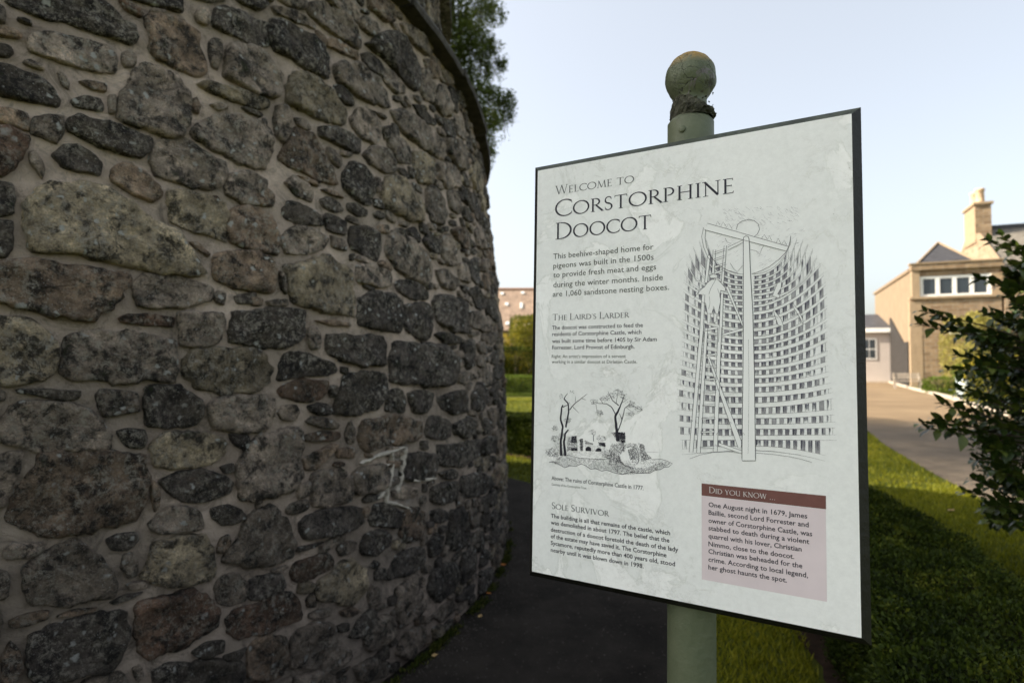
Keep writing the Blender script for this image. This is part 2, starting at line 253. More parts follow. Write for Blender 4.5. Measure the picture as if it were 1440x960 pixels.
# ------------------------------------------------------------------ the round stone tower
CX, CY = -5.07, 5.34
PH = [0, .76, 1.27, 1.78, 2.41, 2.86, 3.36, 3.72]; PRr = [5.0, 5.0, 4.987, 4.968, 4.905, 4.845, 4.79, 4.775]
def rad1(h): return np.interp(h, PH, PRr)
def rad2(h): return np.interp(h, [3.7, 4.9], [4.48, 4.36])
def slab_h(a):  # underside height of the string course against angle in degrees
    return float(np.interp(a, [-60, -24, -15, -8, -3, 2, 40], [3.74, 3.715, 3.63, 3.52, 3.44, 3.42, 3.42]))
TRACED = """k -3942,2771 -3917,2757 -3848,2754 -3761,2765 -3676,2766 -3616,2759 -3573,2765 -3557,2798 -3564,2842 -3615,2843 -3637,2874 -3689,2914 -3918,2816
g -3873,2667 -3841,2701 -3789,2710 -3720,2716 -3654,2725 -3629,2695 -3630,2631 -3692,2617 -3795,2617 -3879,2618
b -4005,2658 -3916,2678 -3895,2670 -3904,2650 -4004,2638
k -3998,2601 -3928,2616 -3916,2596 -3934,2577 -3998,2573
k -4020,2537 -3915,2543 -3854,2536 -3815,2516 -3800,2484 -3805,2448 -3853,2446 -3914,2450 -4012,2449
g -3894,2579 -3873,2588 -3835,2577 -3838,2563 -3891,2567
g -3802,2572 -3785,2573 -3768,2546 -3769,2520 -3788,2530
b -3745,2558 -3714,2574 -3656,2581 -3660,2550 -3703,2544
k -3762,2484 -3728,2509 -3679,2520 -3665,2494 -3672,2470 -3715,2469 -3752,2466
b -3989,2399 -3914,2402 -3884,2403 -3877,2377 -3878,2341 -3907,2349 -3989,2368
r -4021,2328 -3919,2334 -3880,2317 -3891,2270 -3917,2217 -3946,2187 -4013,2180
g -3865,2389 -3834,2410 -3786,2421 -3782,2381 -3802,2322 -3834,2325 -3871,2339
k -3766,2410 -3742,2437 -3708,2424 -3622,2433 -3561,2424 -3518,2419 -3527,2375 -3555,2334 -3608,2340 -3673,2344 -3722,2356 -3769,2372
k -3811,2279 -3782,2316 -3743,2332 -3705,2310 -3677,2284 -3684,2238 -3729,2246 -3782,2249
b -3645,2227 -3638,2272 -3593,2305 -3548,2285 -3501,2243 -3492,2209 -3518,2181 -3572,2196
g -3875,2274 -3858,2283 -3842,2251 -3834,2221 -3839,2192 -3855,2216 -3870,2236
k -4007,2144 -3917,2157 -3911,2103 -3913,2064 -3944,2051 -4005,2048
b -3518,2896 -3449,2932 -3377,2935 -3326,2923 -3323,2859 -3308,2804 -3314,2742 -3348,2729 -3420,2740 -3488,2746 -3511,2765 -3506,2839
k -3602,2942 -3500,2962 -3448,2972 -3399,2975 -3384,3012 -3396,3086 -3565,3011
g -3336,2989 -3312,3036 -3283,3035 -3275,2992 -3285,2967 -3329,2967
k -3254,3007 -3237,3057 -3194,3088 -3106,3099 -3060,3093 -3006,3108 -3006,3007 -3066,2981 -3134,2977 -3209,2976 -3250,2978
g -3283,2896 -3262,2926 -3232,2929 -3232,2867 -3248,2790 -3278,2791 -3283,2845
g -3617,2474 -3596,2580 -3572,2653 -3531,2696 -3455,2706 -3408,2696 -3379,2638 -3375,2562 -3398,2478 -3430,2451 -3505,2450 -3576,2460
g -3605,2718 -3578,2738 -3558,2727 -3567,2682 -3595,2667 -3606,2681
g -3507,2363 -3498,2402 -3456,2427 -3386,2443 -3333,2420 -3248,2399 -3235,2369 -3262,2303 -3310,2273 -3382,2275 -3467,2278 -3508,2281
o -3345,2690 -3301,2722 -3211,2725 -3103,2739 -3023,2742 -3025,2708 -3085,2682 -3172,2682 -3274,2676
g -3295,2628 -3245,2651 -3211,2643 -3257,2611
b -3359,2626 -3342,2642 -3332,2606 -3337,2574 -3359,2577
g -3244,2298 -3215,2359 -3147,2386 -3104,2387 -3060,2372 -3076,2276 -3110,2258 -3163,2257 -3234,2266
o -3464,2229 -3418,2243 -3338,2242 -3264,2225 -3251,2189 -3245,2075 -3283,2083 -3338,2102 -3399,2109 -3450,2119
k -3911,2722 -3873,2726 -3870,2710 -3908,2711
g -3653,2542 -3627,2551 -3632,2478 -3651,2472
r -3320,2242 -3282,2255 -3264,2235 -3311,2229
k -3943,2879 -3689,2960 -3629,2961 -3689,2923 -3893,2844
g -3354,3087 -3255,3116 -3192,3121 -3276,3076 -3345,3056
k -3145,3215 -3041,3225 -2995,3192 -3045,3156 -3148,3148
g -3500,2942 -3448,2952 -3457,2936 -3509,2919
b -3568,3086 -3351,3191 -3362,3134 -3565,3035
g -3216,2801 -3195,2913 -3145,2950 -3060,2968 -2991,2932 -2948,2896 -2951,2814 -2972,2772 -3087,2756 -3136,2759 -3218,2775
g -3367,2486 -3317,2552 -3227,2603 -3112,2619 -3053,2649 -3029,2592 -3028,2509 -3061,2436 -3103,2409 -3145,2413 -3227,2430 -3304,2458 -3362,2465
o -3887,2092 -3866,2147 -3801,2192 -3712,2205 -3628,2188 -3538,2120 -3442,2084 -3380,2020 -3335,1935 -3383,1916 -3506,1923 -3629,1944 -3742,1954 -3873,1944 -3879,2001
b -3295,1990 -3271,2028 -3203,2046 -3120,2044 -3065,2034 -3040,1985 -3040,1933 -3062,1883 -3142,1899 -3232,1899 -3294,1917
k -3243,1725 -3227,1799 -3130,1806 -3015,1820 -2911,1821 -2899,1775 -2907,1718 -2966,1664 -3069,1668 -3178,1668 -3237,1672
o -3416,1555 -3411,1600 -3373,1642 -3260,1650 -3139,1652 -3085,1609 -3063,1564 -3086,1512 -3128,1479 -3223,1482 -3342,1492 -3406,1537
g -3315,1440 -3260,1456 -3134,1459 -3096,1460 -3084,1413 -3081,1331 -3116,1320 -3210,1328 -3307,1340
o -3513,1268 -3506,1312 -3483,1335 -3442,1344 -3347,1333 -3275,1294 -3266,1247 -3307,1222 -3385,1214 -3459,1219 -3510,1231
k -3994,2028 -3915,2036 -3914,2007 -3917,1956 -3929,1921 -3992,1929
b -3233,2129 -3221,2195 -3190,2225 -3111,2235 -3062,2218 -3020,2180 -3017,2112 -3026,2064 -3096,2062 -3166,2073 -3225,2086
g -3204,1211 -3166,1282 -3049,1305 -2946,1310 -2928,1272 -2929,1196 -2933,1120 -2955,1049 -3030,1053 -3135,1047 -3180,1052 -3201,1106
g -3262,833 -3246,878 -3195,912 -3165,980 -3129,1006 -3073,1003 -3007,940 -2966,857 -2956,825 -2984,779 -3073,777 -3165,794
k -3165,738 -3129,742 -3024,720 -3006,677 -3029,649 -3134,654 -3164,674
r -3257,612 -3213,649 -3133,631 -3049,647 -2982,631 -2936,575 -2924,502 -3004,510 -3132,525 -3205,521 -3242,564
b -3161,461 -3125,489 -3075,490 -3003,443 -2988,364 -3028,314 -3092,316 -3153,361
b -3911,1107 -3895,1170 -3874,1201 -3845,1263 -3834,1305 -3774,1312 -3657,1292 -3551,1273 -3541,1190 -3549,1113 -3577,1065 -3634,1041 -3738,1051 -3812,1064 -3882,1095
k -2980,3131 -2920,3172 -2826,3170 -2733,3167 -2681,3154 -2657,3110 -2663,3040 -2681,2984 -2770,2983 -2853,2989 -2969,2995 -2991,3042
g -2975,3207 -2876,3240 -2719,3246 -2722,3214 -2810,3202 -2945,3182
g -2764,3333 -2646,3388 -2564,3380 -2458,3382 -2414,3351 -2391,3303 -2406,3259 -2490,3243 -2592,3258 -2687,3262 -2754,3271
g -2645,3419 -2451,3522 -2407,3466 -2401,3410 -2458,3395 -2563,3399
g -2960,3255 -2777,3350 -2775,3291 -2861,3253
g -2380,3427 -2338,3475 -2255,3477 -2224,3451 -2270,3401 -2373,3391
b -2329,3627 -2176,3663 -2069,3672 -2063,3589 -2150,3551 -2293,3539
k -2340,3321 -2215,3428 -2081,3515 -1964,3522 -1839,3493 -1768,3435 -1787,3305 -1857,3253 -1994,3261 -2137,3298 -2269,3314
g -2011,3601 -1898,3652 -1746,3661 -1571,3669 -1599,3592 -1724,3556 -1905,3566
b -2646,3202 -2578,3227 -2474,3225 -2410,3221 -2423,3189 -2566,3176 -2649,3163
g -2608,3088 -2482,3150 -2388,3166 -2247,3153 -2177,3099 -2163,3035 -2223,3005 -2371,2982 -2500,2983 -2584,2999 -2616,3035
k -2379,3242 -2315,3279 -2211,3257 -2220,3191 -2306,3181 -2374,3198
g -2214,3235 -2119,3264 -2001,3222 -1994,3181 -2088,3150 -2190,3170
g -1752,3443 -1666,3466 -1583,3408 -1606,3287 -1734,3250 -1773,3296
g -1546,3408 -1391,3491 -1309,3425 -1311,3306 -1478,3257 -1589,3278
o -2909,2852 -2857,2935 -2773,2952 -2685,2934 -2609,2903 -2556,2861 -2564,2796 -2624,2769 -2746,2768 -2857,2768 -2916,2770
k -2619,2973 -2568,2987 -2502,2963 -2490,2911 -2543,2903 -2615,2925
g -2992,2682 -2976,2731 -2937,2751 -2908,2711 -2922,2628 -2958,2572 -2992,2594
g -2889,2712 -2835,2725 -2796,2692 -2812,2675 -2872,2678
k -2744,2716 -2643,2744 -2527,2753 -2467,2741 -2477,2669 -2539,2655 -2651,2669 -2742,2669
b -2983,2489 -2939,2578 -2881,2658 -2785,2661 -2735,2595 -2684,2516 -2660,2458 -2721,2448 -2819,2456 -2923,2467
g -2702,2629 -2640,2630 -2614,2584 -2635,2542 -2693,2573
g -2516,2838 -2434,2925 -2336,2943 -2271,2886 -2291,2826 -2351,2760 -2435,2771 -2504,2792
k -2251,2880 -2192,2915 -2201,2850 -2239,2817
b -2366,2938 -2273,2953 -2209,2949 -2234,2930
g -2168,3006 -2024,3075 -1859,3080 -1636,3070 -1496,3024 -1519,2928 -1673,2902 -1860,2916 -1999,2912 -2117,2956
g -2198,2872 -2057,2872 -1988,2830 -1989,2758 -2131,2729 -2200,2789
g -2440,2674 -2344,2743 -2217,2757 -2156,2721 -2191,2650 -2281,2630 -2399,2635
k -1904,3151 -1778,3186 -1617,3156 -1605,3129 -1732,3097 -1853,3112
o -1959,2840 -1840,2863 -1704,2838 -1705,2769 -1770,2705 -1914,2665 -1970,2721
k -2605,2526 -2547,2591 -2458,2605 -2399,2571 -2400,2494 -2431,2411 -2486,2398 -2568,2427 -2612,2464
g -2371,2566 -2330,2577 -2332,2499 -2373,2489
o -2317,2529 -2265,2595 -2148,2635 -2057,2612 -1934,2573 -1891,2512 -1938,2429 -2047,2405 -2233,2405 -2322,2437
k -2162,2685 -2064,2700 -2023,2656 -2100,2644
k -2598,2378 -2522,2384 -2454,2369 -2466,2335 -2545,2324 -2601,2342
k -2408,2366 -2358,2390 -2310,2375 -2333,2351 -2391,2345
k -2980,2249 -2946,2304 -2871,2300 -2792,2278 -2767,2232 -2850,2216 -2963,2221
g -2966,2385 -2914,2426 -2851,2409 -2819,2378 -2829,2331 -2907,2341
b -2900,2437 -2794,2431 -2780,2410 -2863,2414
b -2769,2401 -2724,2418 -2635,2405 -2620,2391 -2712,2392
k -2772,2355 -2728,2377 -2654,2365 -2626,2331 -2673,2314 -2761,2324
g -1832,2644 -1726,2687 -1599,2644 -1567,2558 -1687,2454 -1816,2456 -1861,2519
b -3107,2320 -3051,2338 -3024,2308 -3032,2265 -3077,2255 -3110,2268
g -1607,2876 -1344,2942 -1259,2901 -1291,2807 -1532,2740 -1654,2769
g -1197,3351 -977,3401 -851,3338 -956,3263 -1210,3225
g -1434,3102 -1168,3188 -997,3159 -1023,3007 -1292,2958 -1437,3011
k -1235,2687 -1058,2696 -1068,2606 -1242,2601
k -1464,3230 -1324,3259 -1245,3195 -1312,3137 -1446,3139
g -2038,3580 -2113,3563 -2017,3526 -1907,3551 -1967,3492 -1852,3517 -2014,3556
b -1728,3515 -1583,3567 -1489,3546 -1496,3494 -1633,3449
g -1421,3594 -1252,3637 -1183,3582 -1341,3530
k -1130,3570 -931,3619 -831,3569 -1024,3490
b -4023,1882 -3908,1909 -3855,1923 -3787,1920 -3696,1911 -3604,1909 -3597,1876 -3620,1824 -3655,1772 -3709,1739 -3767,1738 -3848,1764 -4016,1793
o -4004,1726 -3894,1728 -3841,1697 -3805,1671 -3801,1603 -3802,1565 -3832,1535 -3891,1538 -4000,1550
r -3627,1745 -3606,1766 -3524,1765 -3446,1761 -3449,1723 -3524,1730 -3612,1730
g -3575,1870 -3537,1908 -3458,1908 -3366,1895 -3313,1887 -3319,1831 -3377,1813 -3477,1797 -3562,1795 -3576,1828
g -3305,1851 -3281,1876 -3255,1869 -3264,1821 -3292,1828
b -3388,2052 -3362,2056 -3313,2017 -3320,2002 -3371,2036
g -3436,1769 -3369,1782 -3274,1783 -3275,1723 -3298,1667 -3369,1661 -3424,1664
g -3775,1634 -3767,1688 -3715,1697 -3626,1688 -3523,1687 -3460,1677 -3440,1638 -3440,1569 -3464,1535 -3553,1532 -3673,1543 -3739,1541 -3776,1561
k -3901,1512 -3879,1516 -3808,1508 -3729,1506 -3732,1477 -3776,1471 -3831,1491 -3890,1500
g -3683,1484 -3666,1501 -3603,1497 -3571,1488 -3567,1455 -3559,1425 -3603,1424 -3665,1416 -3679,1445
k -3537,1507 -3484,1511 -3432,1504 -3403,1481 -3356,1457 -3351,1408 -3373,1365 -3443,1369 -3529,1378 -3538,1428
g -3924,1380 -3912,1450 -3884,1474 -3819,1468 -3738,1448 -3692,1414 -3661,1372 -3657,1313 -3704,1312 -3780,1322 -3858,1337 -3915,1354
k -3630,1362 -3602,1367 -3544,1361 -3538,1321 -3551,1299 -3595,1306 -3616,1329
k -3243,1318 -3175,1311 -3161,1272 -3195,1253 -3234,1289
g -3989,1518 -3924,1509 -3924,1480 -3988,1486
g -4014,1477 -3945,1467 -3938,1374 -4007,1373
k -3219,1858 -3132,1885 -3129,1841 -3211,1828
o -2981,2013 -2887,2047 -2750,2089 -2694,2064 -2596,2037 -2601,1926 -2610,1827 -2727,1824 -2837,1828 -2936,1862 -2969,1911
g -2979,2149 -2915,2198 -2811,2202 -2744,2169 -2776,2119 -2872,2084 -2972,2072 -2994,2105
k -2598,2195 -2576,2258 -2462,2287 -2382,2259 -2381,2184 -2415,2122 -2512,2138 -2585,2156
g -2334,2166 -2291,2276 -2200,2320 -2091,2273 -1971,2226 -1886,2154 -1933,2042 -2050,2049 -2229,2092
k -2118,2336 -2028,2368 -1969,2324 -1988,2285 -2087,2301
k -1946,2300 -1863,2373 -1746,2337 -1743,2264 -1839,2255
g -1702,2391 -1562,2372 -1480,2293 -1517,2224 -1668,2216 -1720,2297
b -1540,2454 -1350,2511 -1136,2522 -1159,2398 -1347,2380
g -2565,2023 -2551,2078 -2447,2087 -2316,2068 -2303,2006 -2364,1986 -2560,1988
k -2260,2017 -2192,2042 -2026,2038 -1958,2005 -1974,1954 -2113,1948 -2234,1975
k -2575,1823 -2559,1906 -2480,1938 -2309,1955 -2240,1923 -2237,1834 -2259,1750 -2350,1752 -2563,1778
k -2212,1810 -2188,1902 -2094,1916 -1964,1935 -1950,1853 -1964,1742 -2043,1728 -2183,1760
k -1893,1941 -1840,1996 -1640,2009 -1381,1988 -1388,1875 -1412,1787 -1651,1791 -1869,1830
g -1812,2150 -1678,2170 -1501,2117 -1593,2060 -1734,2058
k -2782,1647 -2774,1723 -2703,1726 -2548,1720 -2426,1725 -2381,1690 -2385,1580 -2518,1583 -2661,1604 -2734,1621
k -2354,1629 -2312,1704 -2186,1708 -1993,1700 -1761,1692 -1648,1606 -1657,1487 -1712,1448 -1953,1458 -2196,1477 -2340,1494
k -1908,1758 -1818,1776 -1543,1751 -1546,1712 -1791,1713
k -1507,1698 -1322,1751 -1278,1687 -1279,1574 -1434,1559 -1513,1621
g -1220,1721 -1033,1744 -1045,1658 -1198,1672
k -3037,1514 -3025,1594 -2990,1634 -2918,1640 -2843,1615 -2735,1588 -2721,1549 -2778,1537 -2908,1542 -2980,1523
k -2692,1576 -2654,1571 -2663,1539 -2695,1547
r -3037,1475 -3003,1504 -2908,1516 -2778,1512 -2786,1464 -2833,1430 -2934,1428 -3015,1449
k -2772,1485 -2723,1489 -2730,1451 -2759,1431
k -2739,1359 -2716,1461 -2648,1531 -2536,1552 -2396,1538 -2388,1483 -2400,1424 -2473,1369 -2606,1355 -2682,1350
k -2393,1351 -2361,1440 -2261,1448 -2221,1402 -2234,1333 -2326,1334
k -2198,1426 -2058,1432 -1941,1413 -1959,1346 -2064,1307 -2146,1333
k -1901,1384 -1715,1402 -1490,1413 -1443,1357 -1460,1273 -1655,1278 -1847,1318
k -1334,1382 -1195,1449 -978,1381 -991,1295 -1217,1262 -1345,1280
g -1617,1531 -1391,1535 -1325,1478 -1486,1452 -1603,1471
g -3038,1386 -3016,1414 -2946,1415 -2934,1379 -2958,1350 -3016,1355
g -3071,1447 -3049,1446 -3052,1368 -3071,1379
k -2891,1407 -2820,1413 -2766,1399 -2753,1361 -2808,1359 -2872,1380
g -2898,1335 -2860,1358 -2754,1336 -2712,1308 -2727,1288 -2835,1309
r -2911,1280 -2809,1285 -2706,1275 -2699,1247 -2756,1237 -2899,1253
g -2677,1261 -2645,1325 -2623,1278 -2624,1211 -2662,1215
b -2584,1274 -2559,1317 -2403,1316 -2203,1299 -2090,1264 -2093,1186 -2185,1164 -2369,1180 -2513,1157 -2578,1194
k -2030,1218 -1989,1281 -1879,1278 -1742,1231 -1730,1144 -1825,1141 -2019,1177
k -1693,1212 -1418,1231 -1302,1188 -1281,1122 -1511,1110 -1661,1150
g -2879,1740 -2840,1758 -2815,1722 -2822,1657 -2862,1651 -2880,1688
b -2853,1784 -2758,1789 -2626,1786 -2627,1765 -2759,1765
g -3023,1987 -3001,1980 -2989,1930 -2988,1883 -3010,1907
g -3086,1850 -2983,1869 -2979,1838 -3065,1831
b -3159,1863 -3102,1858 -3108,1828 -3150,1825
k -901,1377 -705,1423 -538,1340 -785,1281
k -732,1552 -258,1577 -141,1484 -640,1458
g -997,1244 -791,1237 -641,1160 -893,1131
k -1251,2099 -1097,2134 -913,2067 -903,1997 -1150,1976
g -1322,1945 -1032,1951 -765,1917 -857,1821 -1304,1832
k -1250,2282 -1054,2348 -941,2277 -1057,2156 -1253,2182
g -2727,2195 -2639,2176 -2627,2131 -2717,2140
k -1902,1061 -1885,1113 -1628,1087 -1231,1068 -1267,952 -1521,938 -1738,962 -1890,997
k -1205,1048 -942,1049 -724,986 -830,928 -1184,947
k -1462,2106 -1325,2107 -1388,2051
g -1442,2014 -1307,1995 -1339,2056
g -1230,1631 -1047,1641 -1092,1556 -1237,1573
k -857,1642 -586,1683 -542,1588 -823,1580
b -873,2251 -598,2309 -525,2223 -836,2148
g -948,1799 -654,1831 -632,1757 -925,1730
k -1958,2053 -1900,2067 -1893,2026 -1945,2017
k -2605,2117 -2580,2127 -2586,2091 -2607,2090
g -2869,1095 -2811,1112 -2686,1093 -2642,1047 -2631,979 -2658,951 -2799,956 -2857,980
g -2623,1066 -2579,1093 -2427,1081 -2381,1050 -2383,991 -2429,964 -2597,967 -2624,1011
k -2285,986 -2262,1081 -2209,1104 -1929,1069 -1919,975 -1961,935 -2169,959
k -1892,950 -1706,939 -1637,905 -1674,876 -1834,912
g -2346,936 -2255,943 -2124,906 -2148,872 -2257,882 -2346,906
k -1990,880 -1836,878 -1658,858 -1643,797 -1680,747 -1926,786 -1992,814
k -1583,874 -1301,845 -933,753 -849,667 -1199,689 -1531,729 -1599,788
k -2076,923 -2032,914 -2041,870 -2073,877
k -2565,938 -2516,951 -2447,938 -2448,915 -2550,918
k -2932,904 -2901,933 -2786,934 -2659,920 -2582,897 -2575,833 -2615,809 -2732,827 -2890,829 -2926,873
g -3007,979 -2972,1002 -2895,1002 -2882,964 -2925,953 -2995,958
k -2518,832 -2483,893 -2412,884 -2289,815 -2280,764 -2320,744 -2414,778 -2502,799
b -2558,892 -2525,896 -2534,847 -2559,852
b -2280,703 -2259,808 -2173,808 -2057,769 -2069,687 -2104,638 -2217,643
k -1994,755 -1870,733 -1779,698 -1809,656 -1967,688
k -1784,517 -1747,690 -1570,678 -1510,604 -1496,480 -1606,437 -1712,454
g -1468,639 -1306,609 -1253,492 -1401,500
k -1198,526 -971,520 -1042,436 -1198,461
k -2005,579 -1926,611 -1839,574 -1882,490 -1992,502
k -2575,699 -2552,766 -2433,760 -2368,714 -2377,668 -2467,658 -2551,670
g -2732,752 -2675,764 -2607,747 -2630,714 -2704,712
r -2973,716 -2950,749 -2852,743 -2787,746 -2753,694 -2759,664 -2838,667 -2919,661 -2961,683
g -3073,750 -2996,752 -2987,740 -3062,737
o -2844,591 -2825,632 -2745,639 -2703,680 -2645,674 -2566,607 -2557,503 -2642,466 -2729,517 -2837,553
k -2526,606 -2484,628 -2449,601 -2466,577
k -2403,522 -2319,592 -2216,600 -2080,574 -2079,522 -2103,471 -2257,488 -2375,496
g -2532,473 -2500,519 -2447,467 -2447,409 -2515,410
g -2307,383 -2297,428 -2215,450 -2078,418 -2053,345 -2052,228 -2191,218 -2275,226
k -2016,332 -1978,412 -1808,412 -1642,346 -1641,259 -1710,211 -1866,212 -1989,271
k -1605,276 -1567,381 -1400,392 -1304,300 -1352,222 -1566,204
k -1251,204 -1138,281 -969,213 -1074,162
k -1658,150 -1527,160 -1352,128 -1398,84 -1640,114
b -2894,572 -2863,592 -2849,527 -2887,540
g -2880,507 -2823,508 -2757,495 -2770,458 -2874,484
b -2708,456 -2642,455 -2580,422 -2611,411 -2686,427
g -2968,410 -2934,456 -2861,460 -2756,416 -2734,328 -2740,268 -2846,281 -2967,322
k -2728,400 -2656,389 -2670,357 -2721,371
k -2655,319 -2595,372 -2523,402 -2464,369 -2514,319 -2563,293
g -2554,279 -2480,329 -2373,324 -2334,226 -2390,201 -2513,206
g -2814,267 -2741,299 -2669,292 -2639,236 -2697,218 -2807,223
k -2496,165 -2390,178 -2371,111 -2478,123
g -2304,106 -2233,173 -2076,147 -2039,107 -2075,57 -2211,28
g -1975,160 -1865,171 -1726,175 -1692,91 -1864,89
g -2623,175 -2512,160 -2371,87 -2407,33 -2592,95
g -2949,265 -2833,245 -2739,183 -2752,116 -2930,198
k -1043,639 -803,622 -754,521 -971,546
g -1529,504 -1354,456 -1304,395 -1488,417
k -931,356 -641,312 -752,234 -969,272
g -3135,1062 -3115,1053 -3115,1020 -3135,1010
k -2962,812 -2877,805 -2800,801 -2852,789 -2950,789
g -3984,1294 -3898,1320 -3880,1314 -3897,1248 -3912,1200 -3917,1165 -3981,1162
g -3915,1031 -3898,1048 -3859,1036 -3821,1036 -3823,1003 -3858,997 -3914,1003
g -3863,962 -3835,984 -3794,1011 -3745,1021 -3706,984 -3666,928 -3628,872 -3638,820 -3697,826 -3785,836 -3838,855 -3859,904
k -3660,1008 -3626,1017 -3570,1012 -3562,983 -3598,959 -3639,969
g -3611,907 -3605,945 -3576,946 -3562,918 -3561,870 -3590,866
o -3547,858 -3517,907 -3511,971 -3441,959 -3341,950 -3315,891 -3306,836 -3323,780 -3407,799 -3486,813
g -3530,1032 -3504,1048 -3457,1076 -3367,1055 -3350,1021 -3350,978 -3441,989 -3518,1005
k -3487,1173 -3426,1194 -3342,1193 -3271,1162 -3235,1130 -3252,1092 -3324,1082 -3401,1087 -3458,1122
b -3528,1179 -3509,1181 -3497,1133 -3498,1084 -3511,1071 -3521,1121
k -3280,1195 -3229,1206 -3229,1170 -3262,1170
k -3317,1045 -3261,1044 -3195,1017 -3175,985 -3214,971 -3270,974 -3306,1008
b -3292,877 -3279,927 -3247,933 -3242,900 -3265,865
b -3900,816 -3877,824 -3832,825 -3804,820 -3805,795 -3854,792 -3896,793
b -3784,796 -3748,803 -3674,792 -3684,784 -3747,786 -3781,791
k -3641,798 -3596,808 -3542,805 -3575,794 -3630,787
k -3846,657 -3839,755 -3808,767 -3716,767 -3630,756 -3595,737 -3582,693 -3593,626 -3620,581 -3693,593 -3756,602 -3816,603 -3839,612
b -3914,716 -3898,757 -3873,716 -3869,665 -3885,629 -3912,639
r -3559,693 -3553,756 -3486,768 -3391,765 -3331,730 -3290,664 -3294,604 -3346,587 -3436,577 -3513,572 -3550,602
g -3296,745 -3278,785 -3223,778 -3174,727 -3178,664 -3249,664 -3286,698
k -3383,541 -3328,555 -3257,542 -3265,496 -3353,508
k -3512,524 -3451,524 -3344,492 -3208,439 -3189,403 -3206,312 -3503,431
g -3574,556 -3549,562 -3537,517 -3555,501
g -3712,562 -3660,569 -3605,552 -3584,512 -3597,454 -3704,499
g -3989,1013 -3908,959 -3906,888 -3981,892
k -3260,481 -3209,475 -3166,481 -3199,444 -3255,459
g -4001,887 -3933,861 -3919,822 -3925,755 -3993,764
k -3862,606 -3724,560 -3729,495 -3855,539"""
stones = []
for l in TRACED.strip().split('\n'):
    t = l.split(); stones.append((t[0], [tuple(float(q) for q in a.split(',')) for a in t[1:]]))
random.seed(11)
def autofill(fixed, S0, S1, H0, H1, passes, top=None):
    W = int((S1 - S0) / 10); HH = int((H1 - H0) / 10); occ = np.zeros((HH, W), bool)
    X_, Y_ = np.meshgrid(S0 + np.arange(W) * 10 + 5, H0 + np.arange(HH) * 10 + 5)
    if top is not None: occ |= Y_ > top(X_)
    def mask(poly):
        xs = [p[0] for p in poly]; ys = [p[1] for p in poly]
        a = max(0, int((min(xs) - S0) / 10) - 3); b = min(W, int((max(xs) - S0) / 10) + 4); c = max(0, int((min(ys) - H0) / 10) - 3); d = min(HH, int((max(ys) - H0) / 10) + 4)
        if a >= b or c >= d: return None
        m = np.zeros((d - c, b - a), bool); X1 = X_[c:d, a:b]; Y1 = Y_[c:d, a:b]
        for i in range(len(poly)):
            x0, y0 = poly[i - 1]; x1, y1 = poly[i]
            if y0 != y1: m ^= ((y0 > Y1) != (y1 > Y1)) & (X1 < (x1 - x0) * (Y1 - y0) / (y1 - y0) + x0)
        return a, b, c, d, m
    for _, p in fixed:
        r = mask(p)
        if r: occ[r[2]:r[3], r[0]:r[1]] |= r[4]
    out = []
    for (w0, w1, h0, h1, tries, gap) in passes:
        for _ in range(tries):
            w = random.uniform(w0, w1); h = random.uniform(h0, h1); s = random.uniform(S0, S1); z = random.uniform(H0 + h / 2, H1 - h / 2)
            n_ = random.randint(5, 8); poly = []; sk = random.uniform(-.22, .22); e = random.uniform(.2, .6)
            for i in range(n_):
                t = 2 * math.pi * (i + random.uniform(-.38, .38)) / n_; ca, sa = math.cos(t), math.sin(t)
                px = w / 2 * math.copysign(abs(ca) ** e, ca) * random.uniform(.88, 1); py = h / 2 * math.copysign(abs(sa) ** e, sa) * random.uniform(.85, 1)
                poly.append((s + px, z + py + sk * px))
            r = mask(poly)
            if r is None: continue
            a, b, c, d, m = r
            o = occ[c:d, a:b]
            if not m.any() or (o & m).any(): continue
            q = m
            for _g in range(gap):
                k = q.copy(); k[1:] |= q[:-1]; k[:-1] |= q[1:]; k[:, 1:] |= q[:, :-1]; k[:, :-1] |= q[:, 1:]; q = k
            if (o & q).any(): continue
            occ[c:d, a:b] |= m
            out.append((random.choice('kkkgggob' if s > -2500 else 'kggggobbr'), poly))
    return out
PASS = [(300, 520, 160, 280, 4000, 2), (200, 340, 110, 190, 7000, 2), (120, 220, 70, 130, 10000, 2), (90, 170, 35, 60, 9000, 1), (60, 110, 40, 80, 9000, 1), (50, 110, 22, 34, 4000, 1)]
extra = autofill(stones, -5300, 1150, 0, 3700, PASS, lambda x: np.interp(np.degrees(x / 5000.), [-60, -24, -15, -8, -3, 2, 40], [3740, 3715, 3630, 3520, 3440, 3420, 3420]) - 25)
upper = autofill([], -2600, 900, 3800, 4900, [(300, 480, 140, 240, 1500, 2), (160, 300, 90, 150, 2500, 2), (80, 150, 50, 90, 3000, 1)])
TONES = {'k': (.12, .1, .084), 'g': (.46, .37, .285), 'o': (.56, .455, .3), 'b': (.44, .315, .215), 'r': (.22, .135, .09)}

